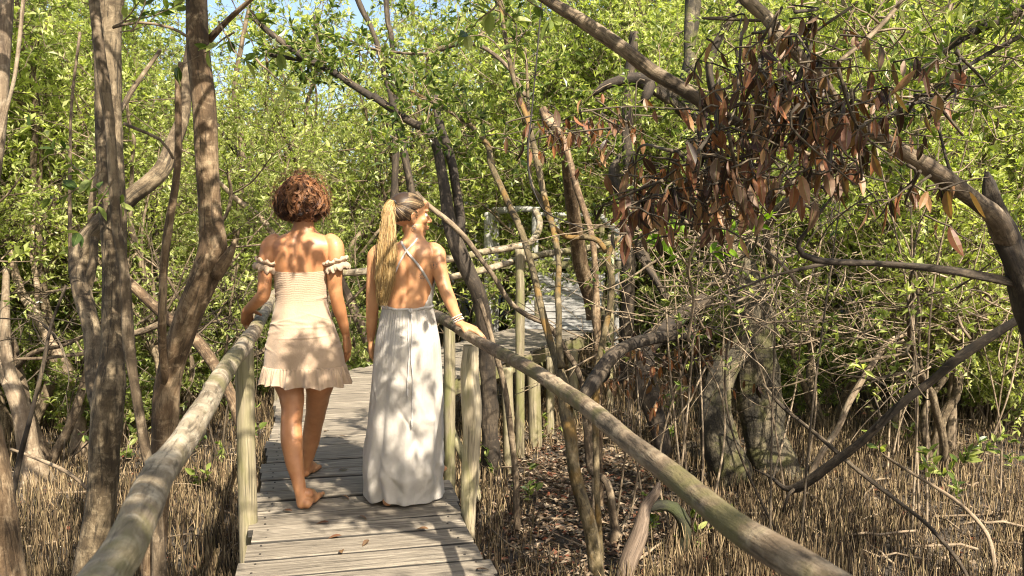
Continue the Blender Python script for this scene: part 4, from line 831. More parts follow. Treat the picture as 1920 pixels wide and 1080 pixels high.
for k, (px, py, lab) in enumerate(spots):
    g = G(px, py, GZ); root = thing('mangrove_seedling', 'small green seedling '+lab, 'seedling', (g[0], g[1], float(gheight(g[0], g[1]))), 'seedlings among the pencil roots', k*1.3)
    s = rs.uniform(.8, 1.3); root.scale = (s, s, s)
    for nm, me in zip(('stem', 'foliage'), sd[k % 3]):
        o = bpy.data.objects.new(nm, me); COL.objects.link(o); o.parent = root

# bare twiggy shrubs on the right
def bare_shrub(label, cx, cy, d0, d1, sx, sy, n, seed, mat='twig', leaf=0):
    rs = np.random.RandomState(seed); mb = MB(); lm = MB(); tm = mb; o = P(cx, cy, (d0+d1)/2); o = np.array([o[0], o[1], float(gheight(o[0], o[1]))])
    for k in range(n):
        p = P(cx+rs.randn()*sx, cy+rs.randn()*sy, rs.uniform(d0, d1)); d = nrm(np.array([rs.uniform(-1, 1), rs.uniform(-.5, .5), rs.uniform(-.55, .75)])); L = rs.uniform(.25, 1.0)
        K = 9; pts = [p]; bend = rs.randn(3)*.22
        for q in range(K-1): d = nrm(d+bend*.5+rs.randn(3)*.1); pts.append(pts[-1]+d*L/(K-1))
        r0 = rs.uniform(.0025, .009)*(1 if rs.rand() < .9 else 1.8); p2, r2 = resample(pts, np.linspace(r0, r0*.35, K), .05); tubes(mb, p2[None], r2[None], 5)
        for q in range(rs.randint(0, 3)):
            i0 = rs.randint(2, K-1); d3 = nrm(d+rs.randn(3)*.9); e = [pts[i0]]
            for w in range(4): d3 = nrm(d3+rs.randn(3)*.25); e.append(e[-1]+d3*L*.09)
            tubes(mb, np.array(e)[None], np.linspace(r0*.5, .0012, 5)[None], 4)
            if rs.rand() < leaf: sprig(lm, tm, e[-1], d3, .08, 6, rs, .06, False)
    for q in range(3):   # main stems down to the mud
        a = o+np.array([rs.randn()*.2, rs.randn()*.1, -.05]); b_ = P(cx+rs.randn()*sx*.8, cy+rs.randn()*sy*.6, (d0+d1)/2); m_ = (a+b_)/2+rs.randn(3)*.15
        p2, r2 = resample([a, m_, b_], [.010, .008, .005], .06); tubes(mb, p2[None], r2[None], 7)
    root = thing('bare_shrub', label, 'shrub', o); mb.build('twigs', M[mat], root, True, o)
    if lm.n: lm.build('foliage', M['leaf_near'], root, False, o)
bare_shrub('tangled bare shrub of pale twigs before the old fluted trunk', 1340, 560, 5.2, 7.0, 75, 50, 60, 1, 'twig', .3)
bare_shrub('leafy-tipped tangled shrub beside the ramp, below hanging brown leaves', 1290, 455, 5.5, 7.0, 55, 40, 44, 2, 'twig', 1.)
bare_shrub('bare shrub of arching twigs right of the old fluted trunk', 1500, 590, 6.0, 8.5, 75, 55, 80, 3, 'twig', .15)
bare_shrub('dense thicket of bare twigs below the dark horizontal branch', 1660, 600, 6.5, 10, 95, 58, 100, 4, 'twig', .15)
bare_shrub('thicket of bare twigs near the right edge behind the dark branch', 1840, 580, 6.0, 9.5, 75, 60, 80, 5, 'twig', .15)
bare_shrub('mesh of dark bare twigs among the hanging brown leaves', 1480, 380, 5.0, 7.0, 110, 50, 40, 6, 'twig_dark', .6)
bare_shrub('web of bare twigs in front of the upper right foliage', 1720, 160, 5.5, 8.0, 120, 80, 50, 7, 'twig', 1.)
bare_shrub('low bare twigs beside the middle stretch of boardwalk', 1190, 650, 6.6, 7.6, 40, 36, 26, 8, 'twig', .1)
bare_shrub('low bare twigs under the far end of the left rail', 420, 590, 7.5, 9.5, 60, 50, 40, 9, 'twig_dark', .3)
bare_shrub('bare twiggy shrub behind the tall dark trunk on the left', 110, 640, 7, 10, 80, 40, 40, 10, 'twig_dark', .3)

# distant thicket seen as one mass
rs = np.random.RandomState(9)
tm = MB(); n = 900; y = rs.uniform(10, 22, n); x = rs.uniform(-1, 1, n)*(y*.64+1); ok = np.array([not on_walk(a, b_, 1.0) for a, b_ in zip(x, y)]); x, y = x[ok], y[ok]; n = len(x)
p0 = np.stack([x, y, np.full(n, GZ-.05)], -1); d = nrm(np.stack([rs.randn(n)*.35, rs.randn(n)*.3, np.ones(n)], -1)); L = rs.uniform(.4, 1.6, n); bd = rs.randn(n, 1, 3)*.3; t = np.linspace(0, 1, 6)[None, :, None]
tubes(tm, p0[:, None]+d[:, None]*L[:, None, None]*t+bd*t*t, np.linspace(1, .35, 6)[None]*rs.uniform(.004, .012, (n, 1)), 4, rs.rand(n), cap=False)
tag(tm.build('thicket_stems', M['twig']), 'thicket of thin bare stems standing in the wood behind the pencil roots', 'thicket', kind='stuff')

# pencil roots
def clear(x, y):   # the trodden bare mud right of the walkway
    return 1.15*np.exp(-(((x-.7)/.8)**2+((y-7.6)/2.3)**2)**2)
n = 230000; y = 4.2+rs.rand(n)**1.3*17; x = rs.uniform(-1, 1, n)*(y*.64+.8)
dn = .5+.55*ghash(x*1.7+4, y*1.9)+.45*ghash(x*5, y*5); keep = (rs.rand(n) < np.clip(dn, .27, 1)) & (rs.rand(n) > clear(x, y)*1.1); x, y = x[keep], y[keep]
ok = np.abs(x-(-.617-.232*(y-3.5))) > .5; ok |= y > 8.2; x, y = x[ok], y[ok]; n = len(x)
z = gheight(x, y)-.02; H = rs.uniform(.05, .25, n)*(1+.35*ghash(x, y)); r = rs.uniform(.0022, .0052, n)
tl = rs.randn(n, 2)*.1; t = np.array([0, .5, .85, 1.]); cv = rs.randn(n, 2)*.04
pp = np.stack([x[:, None]+tl[:, :1]*H[:, None]*t+cv[:, :1]*t*t*.5, y[:, None]+tl[:, 1:]*H[:, None]*t+cv[:, 1:]*t*t*.5, z[:, None]+H[:, None]*t], -1)
pm = MB(); tubes(pm, pp, r[:, None]*np.array([1.25, 1, .75, .25]), 4, rs.rand(n), cap=False)
tag(pm.build('pencil_roots', M['root']), 'dense field of upright pencil-thin mangrove roots in the mud', 'mangrove roots', kind='stuff')
# leaf litter and fallen sticks
n = 16000; y = 4.3+rs.rand(n)**1.2*15; x = rs.uniform(-1, 1, n)*(y*.64+.5)
ex = rs.randn(9000, 2)*[.75, 1.9]+[.75, 7.6]; x = np.concatenate([x, ex[:, 0]]); y = np.concatenate([y, ex[:, 1]]); n = len(x)
a = rs.rand(n)*6.3; lm = MB(); L = rs.uniform(.04, .085, n)
leaves(lm, np.stack([x, y, gheight(x, y)+rs.uniform(.006, .03, n)], -1), np.stack([np.cos(a), np.sin(a), rs.randn(n)*.2], -1), np.stack([rs.randn(n)*.35, rs.randn(n)*.35, np.ones(n)], -1), L, L*.45, rs.rand(n)*.85+.1*(rs.rand(n) < .3), False, .1)
tag(lm.build('leaf_litter', M['litter'], None, False), 'dry fallen leaves scattered over the mud and roots', 'leaf litter', kind='stuff')
sm = MB(); n = 420; y = rs.uniform(4.5, 15, n); x = rs.uniform(-1, 1, n)*(y*.62); a = rs.rand(n)*6.3; L = rs.uniform(.15, .8, n); z = gheight(x, y)+rs.uniform(.01, .12, n)
t = np.linspace(-.5, .5, 5)[None, :, None]; dd = np.stack([np.cos(a), np.sin(a), rs.randn(n)*.15], -1)
tubes(sm, np.stack([x, y, z], -1)[:, None]+dd[:, None]*L[:, None, None]*t+rs.randn(n, 5, 3)*.012, rs.uniform(.003, .012, (n, 1)).repeat(5, 1), 5)
tag(sm.build('fallen_twigs', M['twig']), 'fallen twigs lying over the mud between the roots', 'twigs', kind='stuff')
# leaves lying on the boards: each a thing
lv = []
for k in range(3):
    lm = MB(); leaves(lm, np.array([[-.03, 0, .004]]), np.array([[1., 0, .12]]), np.array([[0, .2, 1.]]), [.06], [.022], np.array([[.75, .9, .55][k]]), True, .28)
    lv.append(lm.mesh('fallen_leaf', M['leaf_dead'], False))
rs = np.random.RandomState(3)
FL = [(628, 1007, 'curled pale leaf on the wide board behind the women'), (686, 1018, 'flat pale leaf on the wide board, right of the curled one'), (640, 1034, 'small pale leaf near the lower edge of the wide board'), (605, 981, 'reddish leaf just behind the bare heel on the boards'), (680, 970, 'tiny leaf between the heel and the white skirt'),
      (648, 932, 'pale leaf on the boards left of the white skirt'), (643, 881, 'reddish brown leaf halfway along the boards'), (612, 808, 'small pale leaf beside the bare calf'), (643, 818, 'small yellow leaf on the shaded boards'), (538, 958, 'small leaf left of the rear heel'), (905, 1068, 'brown leaf at the right edge of the boards'), (792, 992, 'reddish leaf behind the hem of the white skirt')]
for k, (px, py, lab) in enumerate(FL):
    o = bpy.data.objects.new('fallen_leaf', lv[k % 3]); COL.objects.link(o); g = G(px, py, .006); o.location = g; o.rotation_euler = (0, 0, rs.rand()*6.3); tag(o, lab, 'leaf', 'fallen leaves on the boards')

# ------------------------------------------------------------------ PEOPLE
def ellipsoid(mb, c, r, rot=None, n=16):
    th = np.linspace(0, math.pi, n); ph = np.linspace(0, 2*math.pi, 2*n, endpoint=False)
    T, Ph = np.meshgrid(th[1:-1], ph, indexing='ij'); V = np.stack([np.sin(T)*np.cos(Ph), np.sin(T)*np.sin(Ph), np.cos(T)], -1)
    V = np.concatenate([V.reshape(-1, 3), [[0, 0, 1], [0, 0, -1]]])*np.asarray(r)
    if rot is not None: V = V@np.asarray(rot).T
    V = V+np.asarray(c); k = 2*n; m = n-2; F = []; F3 = []
    for i in range(m-1):
        for j in range(k): F.append([i*k+j, (i+1)*k+j, (i+1)*k+(j+1) % k, i*k+(j+1) % k])
    for j in range(k): F3.append([m*k, j, (j+1) % k]); F3.append([m*k+1, (m-1)*k+(j+1) % k, (m-1)*k+j])
    mb.add(V, F3, F)
def limbt(mb, pts, rad, n=18, step=.012):
    """rounded tapering limb"""
    p, r = resample(pts, rad, step); d0 = nrm(p[0]-p[1]); d1 = nrm(p[-1]-p[-2])
    a0 = [(p[0]+d0*r[0]*math.sin(a), r[0]*math.cos(a)) for a in (1.45, 1.1, .7, .35)]; a1 = [(p[-1]+d1*r[-1]*math.sin(a), r[-1]*math.cos(a)) for a in (.35, .7, 1.1, 1.45)]
    p = np.concatenate([[q[0] for q in a0], p, [q[0] for q in a1]]); r = np.concatenate([[q[1] for q in a0], r, [q[1] for q in a1]])
    tubes(mb, p[None], r[None], n)
def loft(mb, secs, n=40, step=.01, pw=2.0, cap=True):
    """horizontal sections (cx,cy,cz,a,b)"""
    s = np.array(secs, float); o = np.argsort(s[:, 2]); s = s[o]
    zz = np.arange(s[0, 2], s[-1, 2], step); zz = np.append(zz, s[-1, 2])
    # smooth monotone interpolation
    def itp(k):
        t = s[:, 2]; v = s[:, k]; m = np.gradient(v, t); i = np.clip(np.searchsorted(t, zz, side='right')-1, 0, len(t)-2)
        h = t[i+1]-t[i]; u = (zz-t[i])/h; return (2*u**3-3*u**2+1)*v[i]+(u**3-2*u*u+u)*h*m[i]+(-2*u**3+3*u*u)*v[i+1]+(u**3-u*u)*h*m[i+1]
    cx, cy, a, b_ = itp(0), itp(1), itp(3), itp(4); th = np.arange(n)*2*math.pi/n
    c, s_ = np.cos(th), np.sin(th); c = np.sign(c)*np.abs(c)**(2/pw); s_ = np.sign(s_)*np.abs(s_)**(2/pw)
    V = np.stack([cx[:, None]+a[:, None]*c, cy[:, None]+b_[:, None]*s_, np.broadcast_to(zz[:, None], (len(zz), n))], -1)
    K = len(zz); F = [[k*n+j, k*n+(j+1) % n, (k+1)*n+(j+1) % n, (k+1)*n+j] for k in range(K-1) for j in range(n)]; VV = V.reshape(-1, 3); F3 = []
    if cap:
        m = len(VV); VV = np.concatenate([VV, [[cx[0], cy[0], zz[0]], [cx[-1], cy[-1], zz[-1]]]])
        F3 = [[m, (j+1) % n, j] for j in range(n)]+[[m+1, (K-1)*n+j, (K-1)*n+(j+1) % n] for j in range(n)]
    mb.add(VV, F3, F); return V
def hand(mb, wr, d, nrm_, side, curls, thumb=(.75, .35), sc=1.0):
    """wr wrist, d towards fingers, nrm_ the way the palm faces, side = thumb side direction"""
    wr = np.array(wr, float); d = nrm(np.array(d, float)); pn = np.array(nrm_, float); pn = nrm(pn-d*(pn@d)); t = nrm(np.cross(d, pn)); t = t*(1 if t@np.array(side) > 0 else -1)
    PL = .082*sc
    for u in np.linspace(-1, 1, 5):   # palm from five overlapping rays
        limbt(mb, [wr+t*u*.012*sc-d*.01, wr+d*PL*.5+t*u*.024*sc, wr+d*PL*.95+t*u*.029*sc], [.0145*sc, .0135*sc, .0115*sc], 12)
    lens = [.070, .078, .072, .056]; us = [.029, .010, -.010, -.028]; rad = [.0083, .0086, .0082, .0072]
    for f in range(4):
        p = wr+d*(PL*.93)+t*us[f]*sc; a = 0; pts = [p-d*.01]; rr = [rad[f]*1.1*sc]; fan = t*(us[f]*2.2); L = lens[f]*sc
        cu = curls[f] if hasattr(curls, '__len__') else curls
        for fr, k in ((.42, .75), (.32, 1.0), (.26, .7)):
            a += cu*k; dd = nrm(d*math.cos(a)+pn*math.sin(a)+fan*math.cos(a)); p = p+dd*L*fr; pts.append(p); rr.append(rad[f]*sc*(1-.12*len(pts)/2))
        limbt(mb, pts, rr, 12, .006)
    p = wr+d*.018*sc+t*.022*sc; dd = nrm(d*thumb[0]+t*.7+pn*thumb[1]); pts = [p, p+dd*.036*sc]; dd2 = nrm(dd+d*.35+pn*.15); pts += [pts[-1]+dd2*.028*sc, pts[-1]+dd2*.052*sc]
    limbt(mb, pts, [.013*sc, .0115*sc, .0095*sc, .008*sc], 12, .006)
def foot(mb, heel, d, sc=1.0, lift=0.0):
    """heel = point on the ground under the heel"""
    h = np.array(heel, float); d = nrm(np.array([d[0], d[1], 0.])); s = np.array([d[1], -d[0], 0]); up = np.array([0, 0, 1.])
    limbt(mb, [h+d*.005+up*.028, h+d*.08+up*.036, h+d*.14+up*.026], [.027*sc, .03*sc, .024*sc], 16)
    limbt(mb, [h+d*.03+up*.07, h+d*.09+up*.05, h+d*.15+up*.026], [.028, .027, .02], 16)
    for u in (-.024, -.008, .01, .026): limbt(mb, [h+d*.08+s*u*.6+up*.024, h+d*.165+s*u+up*.017], [.02*sc, .015*sc], 12)
    return h, d, s
def toes(mb, h, d, s, inner):
    up = np.array([0, 0, 1.])
    for k, (u, L, r) in enumerate(zip((.03, .012, -.002, -.016, -.028), (.225, .22, .212, .202, .19), (.0115, .0085, .008, .0075, .0075))):
        limbt(mb, [h+d*.16+s*u*inner*.95+up*.015, h+d*(L-.01)+s*u*inner*1.1+up*.012], [r*1.05, r], 10, .006)
def rotz(a): return np.array([[math.cos(a), -math.sin(a), 0], [math.sin(a), math.cos(a), 0], [0, 0, 1]])
def head(mb, c, yaw, tilt=0.0):
    """yaw 0 faces +Y; returns the frame"""
    Rm = rotz(yaw)@np.array([[1, 0, 0], [0, math.cos(tilt), -math.sin(tilt)], [0, math.sin(tilt), math.cos(tilt)]])
    def E(cc, r, rx=None): ellipsoid(mb, c+Rm@np.array(cc), r, Rm if rx is None else Rm@rx)
    def Lb(pp, rr): limbt(mb, [c+Rm@np.array(q) for q in pp], rr, 12, .006)
    E((0, -.012, .032), (.074, .093, .082)); E((0, .026, -.018), (.06, .064, .088)); E((0, .052, -.083), (.027, .032, .024))
    for s in (-1, 1):
        E((s*.036, .016, -.062), (.022, .046, .028)); E((s*.044, .058, -.018), (.019, .022, .02)); E((s*.028, .078, .03), (.026, .014, .009))
        E((s*.075, -.006, -.008), (.007, .016, .029), np.array([[math.cos(s*.35), -math.sin(s*.35), 0], [math.sin(s*.35), math.cos(s*.35), 0], [0, 0, 1]]))
        Lb([(s*.077, .008, .008), (s*.084, -.004, .02), (s*.087, -.018, .012), (s*.084, -.02, -.008), (s*.078, -.008, -.03)], [.004]*5)
        E((s*.0095, .1, -.027), (.008, .009, .007))
    Lb([(0, .084, .022), (0, .097, .0), (0, .111, -.022)], [.008, .009, .0105])
    E((0, .092, -.050), (.022, .011, .0055)); E((0, .089, -.061), (.019, .011, .0065)); E((0, .08, .055), (.05, .02, .03))
    return Rm
def finish_body(name, mb, mat, root, org, vox=.0036, post=None, lips=None, ink=None):
    me = mb.mesh('tmp', mat, True, org); ob = bpy.data.objects.new('tmp', me); COL.objects.link(ob)
    r = ob.modifiers.new('r', 'REMESH'); r.mode = 'VOXEL'; r.voxel_size = vox; r.use_smooth_shade = True
    s = ob.modifiers.new('s', 'SMOOTH'); s.factor = .5; s.iterations = 7
    dg = bpy.context.evaluated_depsgraph_get(); dg.update(); ev = ob.evaluated_get(dg); nm = bpy.data.meshes.new_from_object(ev)
    bpy.data.objects.remove(ob); V = np.zeros(len(nm.vertices)*3, np.float32); nm.vertices.foreach_get('co', V); V = V.reshape(-1, 3).astype(float)
    if post is not None: V = post(V+org)-org; nm.vertices.foreach_set('co', V.astype(np.float32).ravel())
    for key, pts in (('lip', lips), ('ink', ink)):
        a = nm.attributes.new(key, 'FLOAT', 'POINT'); v = np.zeros(len(V))
        for (p, rad) in (pts or []): v = np.maximum(v, np.clip(1.6-1.6*np.linalg.norm(V+org-p, axis=1)/rad, 0, 1))
        a.data.foreach_set('value', v.astype(np.float32))
    nm.polygons.foreach_set('use_smooth', np.ones(len(nm.polygons), bool))
    nm.materials.clear(); nm.materials.append(mat); nm.name = name; nm.update()
    o = bpy.data.objects.new(name, nm); COL.objects.link(o); o.parent = root
    bv = BVHTree.FromPolygons([tuple(v) for v in (V+org)], [tuple(p.vertices) for p in nm.polygons]); return o, bv
def psec(pl, pr, py, b_, d, dy=0.0):
    a = P(pl, py, d); c = P(pr, py, d); m = (a+c)/2; return (m[0], m[1]+dy, m[2], (c[0]-a[0])/2, b_)
def back_relief(cx, cy, z0, z1, top):
    """spine groove and shoulder blades pressed into the back"""
    def f(V):
        x = V[:, 0]-cx; z = V[:, 2]; back = (V[:, 1] < cy-.02)
        band = np.clip((z-z0)/.08, 0, 1)*np.clip((z1-z)/.06, 0, 1)
        g = .0085*np.exp(-(x/.013)**2)*band
        for s in (-1, 1):
            g -= .010*np.exp(-((x-s*.075)/.03)**2-((z-(top-.10))/.05)**2)     # shoulder blade
            g += .006*np.exp(-((x-s*.045)/.012)**2-((z-(top-.12))/.05)**2)    # its inner edge
            g -= .004*np.exp(-((x-s*.028)/.016)**2)*band*np.clip((top-.2-z)/.1, 0, 1)  # long muscles
        V = V.copy(); V[:, 1] += np.where(back, g, 0); return V
    return f
def cloth_obj(name, V, mat, parent, org, thick=.0022, closed=True, rn=None):
    """V: (K,n,3) grid of a garment"""
    K, n, _ = V.shape; mb = MB(); jn = n if closed else n-1
    F = [[k*n+j, k*n+(j+1) % n, (k+1)*n+(j+1) % n, (k+1)*n+j] for k in range(K-1) for j in range(jn)]
    mb.add(V.reshape(-1, 3), None, F); o = mb.build(name, mat, parent, True, org)
    s = o.modifiers.new('thickness', 'SOLIDIFY'); s.thickness = thick; s.offset = 1; return o
def gsec(secs, zz, k, key=2):
    s = np.array(secs, float); o = np.argsort(s[:, key]); s = s[o]; t = s[:, key]; v = s[:, k]; m = np.gradient(v, t); i = np.clip(np.searchsorted(t, zz, side='right')-1, 0, len(t)-2)
    h = t[i+1]-t[i]; u = np.clip((zz-t[i])/h, 0, 1); return (2*u**3-3*u**2+1)*v[i]+(u**3-2*u*u+u)*h*m[i]+(-2*u**3+3*u*u)*v[i+1]+(u**3-u*u)*h*m[i+1]

# ---- woman with curly hair
o1 = np.array([P(567, 700, 4.38)[0], 4.38, 0.]); T1 = 4.38
W1 = thing('person', 'woman with curly auburn hair in short beige dress, hand on the left rail', 'person', o1)
b1 = MB()
secs = [psec(548, 588, 424, .053, T1, .012), psec(549, 586, 402, .052, T1, .02), psec(541, 595, 435, .058, T1, .005), psec(520, 614, 444, .068, T1), psec(505, 630, 455, .08, T1), psec(505, 629, 478, .088, T1),
        psec(513, 618, 505, .09, T1), psec(518, 612, 540, .084, T1), psec(520, 611, 568, .082, T1), psec(514, 619, 598, .098, T1), psec(509, 630, 628, .112, T1, -.005), psec(507, 634, 655, .12, T1, -.01), psec(512, 630, 690, .11, T1)]
loft(b1, secs, 44, .008, 2.2)
hd1 = P(566, 377, T1+.03); Rm1 = head(b1, hd1, 0.05, -.05)
LL = [(536, 672, 4.40, .088), (541, 712, 4.38, .079), (547, 745, 4.35, .063), (548, 770, 4.33, .055), (546, 795, 4.31, .053), (547, 825, 4.28, .055), (551, 860, 4.26, .047), (559, 900, 4.235, .034), (564, 928, 4.22, .028), (566, 944, 4.215, .027)]
limbt(b1, [P(a, b_, c) for a, b_, c, r in LL], [r for *_, r in LL], 24)
h, d, s = foot(b1, np.array([G(566, 968)[0], 4.205, 0.002]), (.0, 1)); toes(b1, h, d, s, 1)
LR = [(603, 672, 4.42, .088), (600, 712, 4.47, .078), (596, 745, 4.55, .062), (592, 775, 4.63, .054), (587, 800, 4.68, .051), (583, 825, 4.71, .049), (578, 850, 4.73, .040), (574, 870, 4.75, .031), (572, 884, 4.76, .027)]
limbt(b1, [P(a, b_, c) for a, b_, c, r in LR], [r for *_, r in LR], 24)
h, d, s = foot(b1, np.array([P(572, 898, 4.75)[0], 4.745, 0.002]), (.12, 1)); toes(b1, h, d, s, -1)
AL = [(514, 452, 4.37, .04), (506, 461, 4.36, .045), (501, 480, 4.35, .042), (498, 505, 4.34, .038), (496, 532, 4.33, .035), (494, 552, 4.33, .034), (486, 562, 4.36, .034), (474, 573, 4.41, .029), (463, 582, 4.45, .023)]
limbt(b1, [P(a, b_, c) for a, b_, c, r in AL], [r for *_, r in AL], 22)
hand(b1, P(462, 583, 4.455), (-.22, .75, -.62), (.55, .1, -.7), (1, .1, .2), [.55, .6, .65, .7])
AR = [(620, 452, 4.37, .04), (628, 461, 4.36, .045), (630, 482, 4.35, .043), (628, 510, 4.35, .040), (628, 535, 4.36, .037), (631, 556, 4.37, .034), (636, 578, 4.40, .035), (643, 604, 4.44, .028), (649, 628, 4.47, .021)]
limbt(b1, [P(a, b_, c) for a, b_, c, r in AR], [r for *_, r in AR], 22)
hand(b1, P(649, 630, 4.47), (.08, .12, -1), (-1, .2, 0), (-.1, 1, 0), [.22, .28, .33, .38], (.85, .25))
cy1 = T1
lips1 = [(hd1+Rm1@np.array([0, .1, -.056]), .018)]
body1, bv1 = finish_body('body', b1, M['skin'], W1, o1, post=back_relief(P(564, 500, T1)[0], cy1, 1.05, 1.42, 1.40), lips=lips1)
for s in (-1, 1):
    e = MB(); ellipsoid(e, hd1+Rm1@np.array([s*.029, .0735, .008]), (.0115, .0115, .0115), None, 10); eo = e.build('eye', M['eyewhite'], body1, True, o1)
    e = MB(); ellipsoid(e, hd1+Rm1@np.array([s*.029, .0825, .008]), (.0055, .0035, .0055), Rm1, 8); e.build('iris', M['iris'], eo, True, o1)
# dress
ds = [psec(513, 617, 508, .098, T1), psec(516, 614, 540, .092, T1), psec(518, 613, 566, .09, T1), psec(511, 622, 600, .107, T1, -.004), psec(505, 634, 632, .124, T1, -.008), psec(501, 641, 655, .134, T1, -.008), psec(498, 646, 686, .142, T1, -.005)]
zt, zb = ds[0][2], ds[-1][2]; K, n = 190, 260; u = np.linspace(0, 1, K); zz = zt+(zb-zt)*u; th = np.arange(n)*2*math.pi/n
cx, cy, a, b_ = [gsec(ds, zz, k) for k in (0, 1, 3, 4)]
rg = np.random.RandomState(4); U, TH = np.meshgrid(u, th, indexing='ij')
wr = np.zeros_like(U)
up_ = np.clip(1-U/.36, 0, 1)**.5; wr += up_*(.0011*np.sin(U*340+.9*np.sin(TH*9)+.7*np.sin(TH*23))*(1+.5*np.sin(TH*31))+.0004*np.sin(TH*90+U*60))   # shirred top
for q in range(26):   # horizontal and slanting creases at waist and hips
    u0, t0 = rg.uniform(.25, .8), rg.rand()*6.3; sl = rg.uniform(-.09, .09); dt = np.angle(np.exp(1j*(TH-t0)))
    wr += rg.uniform(.0015, .005)*np.exp(-((U-u0-sl*dt)/rg.uniform(.008, .02))**2)*np.exp(-(dt/rg.uniform(.3, .7))**2)
for q in range(8): wr += .0035*U*np.sin(TH*rg.randint(3, 9)+rg.rand()*6+U*rg.uniform(-3, 3))/2
cc, ss = np.sign(np.cos(TH))*np.abs(np.cos(TH))**(2/2.2), np.sign(np.sin(TH))*np.abs(np.sin(TH))**(2/2.2)
V = np.stack([cx[:, None]+(a[:, None]+wr)*cc, cy[:, None]+(b_[:, None]+wr)*ss, np.broadcast_to(zz[:, None], U.shape)+.004*(1-U)*np.cos(TH*2)], -1)
dress1 = cloth_obj('dress', V, M['beige'], W1, o1)
# ruffled hem
K2, n2 = 40, 420; u = np.linspace(0, 1, K2); th = np.arange(n2)*2*math.pi/n2; U, TH = np.meshgrid(u, th, indexing='ij')
ph = 21*TH+1.4*np.sin(3*TH+1)+.9*np.sin(5*TH); fl = np.sin(ph)+.35*np.sin(2.1*ph+1)
rad = .004+.022*U**.8+.013*U**1.1*fl*(1+.5*np.sin(TH*4+2))+.003*(1-U)*np.sin(70*TH)
drop = psec(490, 656, 717, .16, T1)[2]; zr = zb+.006+(drop-zb-.006)*U+.006*U*np.sin(ph*.5+1)+.006*U*np.sin(2*TH)
ca, sa = np.cos(TH), np.sin(TH)
V = np.stack([cx[-1]+(a[-1]+rad)*np.sign(ca)*np.abs(ca)**.91, cy[-1]+(b_[-1]+rad)*np.sign(sa)*np.abs(sa)**.91, zr], -1); cloth_obj('ruffle', V, M['beige'], dress1, o1)
# off-the-shoulder ruffle bands round the arms
for pts, r0 in ((((492, 486, 4.35), (500, 505, 4.34)), .047), (((636, 484, 4.35), (624, 504, 4.35)), .049)):
    c0, c1 = P(500 if r0 < .048 else 630, 494, 4.35), None
    s = -1 if r0 < .048 else 1; tilt = -s*.28
    for lvl, (dz, sg) in enumerate(((.018, 1), (-.018, -1))):
        K2, n2 = 14, 160; u = np.linspace(0, 1, K2); th = np.arange(n2)*2*math.pi/n2; U, TH = np.meshgrid(u, th, indexing='ij')
        rr = r0*.93+.019*np.sin(U*2.6)**.8+.005*U*np.sin(11*TH+lvl*2+s+np.sin(3*TH))+.003*U*np.sin(23*TH); z = sg*(.0+.030*U)-.010*U+.006*U*np.sin(9*TH+1+lvl)
        V = np.stack([rr*np.cos(TH), rr*np.sin(TH), z], -1); ca, sa = math.cos(tilt), math.sin(tilt)
        V = np.stack([V[..., 0]*ca+V[..., 2]*sa, V[..., 1], -V[..., 0]*sa+V[..., 2]*ca], -1)+c0
        cloth_obj('sleeve_band', V, M['beige'], dress1, o1, .0018)
# curly hair
rg = np.random.RandomState(12); hm = MB(); hc = hd1+np.array([0, -.012, .03])
ellipsoid(hm, hc, (.09, .102, .092), None, 20); ellipsoid(hm, hc+[0, -.028, -.05], (.08, .07, .055), None, 18)
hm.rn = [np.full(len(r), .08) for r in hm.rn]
n = 430; m_ = 11; v = nrm(rg.randn(n*4, 3)); ok = ~((v[:, 1] > .35) & (v[:, 2] < .45)); v = v[ok][:n]; n = len(v)
K = 30; t = np.linspace(0, 1, K); st = hc+v*[.084, .094, .088]*rg.uniform(.92, 1.1, (n, 1))
L = rg.uniform(.05, .115, n); d0 = nrm(v*1.0+rg.randn(n, 3)*.4+[0, 0, .12]); grav = np.array([0, 0, -1.])
path = st[:, None]+d0[:, None]*(L*.6)[:, None, None]*np.sin(t*1.7)[None, :, None]+grav*(L[:, None]*1.05*t[None]**1.5)[..., None]
e1 = nrm(np.cross(d0, rg.randn(n, 3))); e2 = nrm(np.cross(d0, e1)); w = rg.uniform(7, 15, n)[:, None]*t[None]*rg.choice([-1, 1], n)[:, None]+rg.rand(n)[:, None]*6.3; am = rg.uniform(.008, .0175, n)[:, None]*np.minimum(1, t*3)[None]
path = path+e1[:, None]*(am*np.cos(w))[..., None]+e2[:, None]*(am*np.sin(w))[..., None]
q = path-hc; q[..., 2] = np.clip(q[..., 2], -.135+.035*rg.rand(n)[:, None], .2); rad = np.linalg.norm(q*np.array([1, .95, 1.0]), axis=-1, keepdims=True); lim = .138+.012*rg.rand(n)[:, None, None]; q = np.where(rad > lim, q*(lim+(rad-lim)*.35)/rad, q); path = hc+q
so_ = rg.randn(n, m_, 1, 3)*.0028*(.5+t[None, None, :, None]); path = (path[:, None]+so_).reshape(n*m_, K, 3)
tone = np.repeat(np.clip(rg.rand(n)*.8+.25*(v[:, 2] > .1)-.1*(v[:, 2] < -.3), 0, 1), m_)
tubes(hm, path, rg.uniform(.0009, .0019, (n*m_, 1))*(1-.5*t[None]**3), 4, np.clip(tone+rg.randn(n*m_)*.1, 0, 1), cap=False)
n3 = 500; v3 = nrm(rg.randn(n3, 3)*[1, .7, 1]); v3 = v3[~((v3[:, 1] > .35) & (v3[:, 2] < .45))]; n3 = len(v3); L3 = rg.uniform(.02, .06, n3); w3 = rg.uniform(4, 13, n3)[:, None]*t[None]+rg.rand(n3)[:, None]*6
f1 = nrm(np.cross(v3, rg.randn(n3, 3))); f2 = np.cross(v3, f1); a3 = rg.uniform(.004, .012, n3)[:, None]*np.minimum(1, t*3)[None]
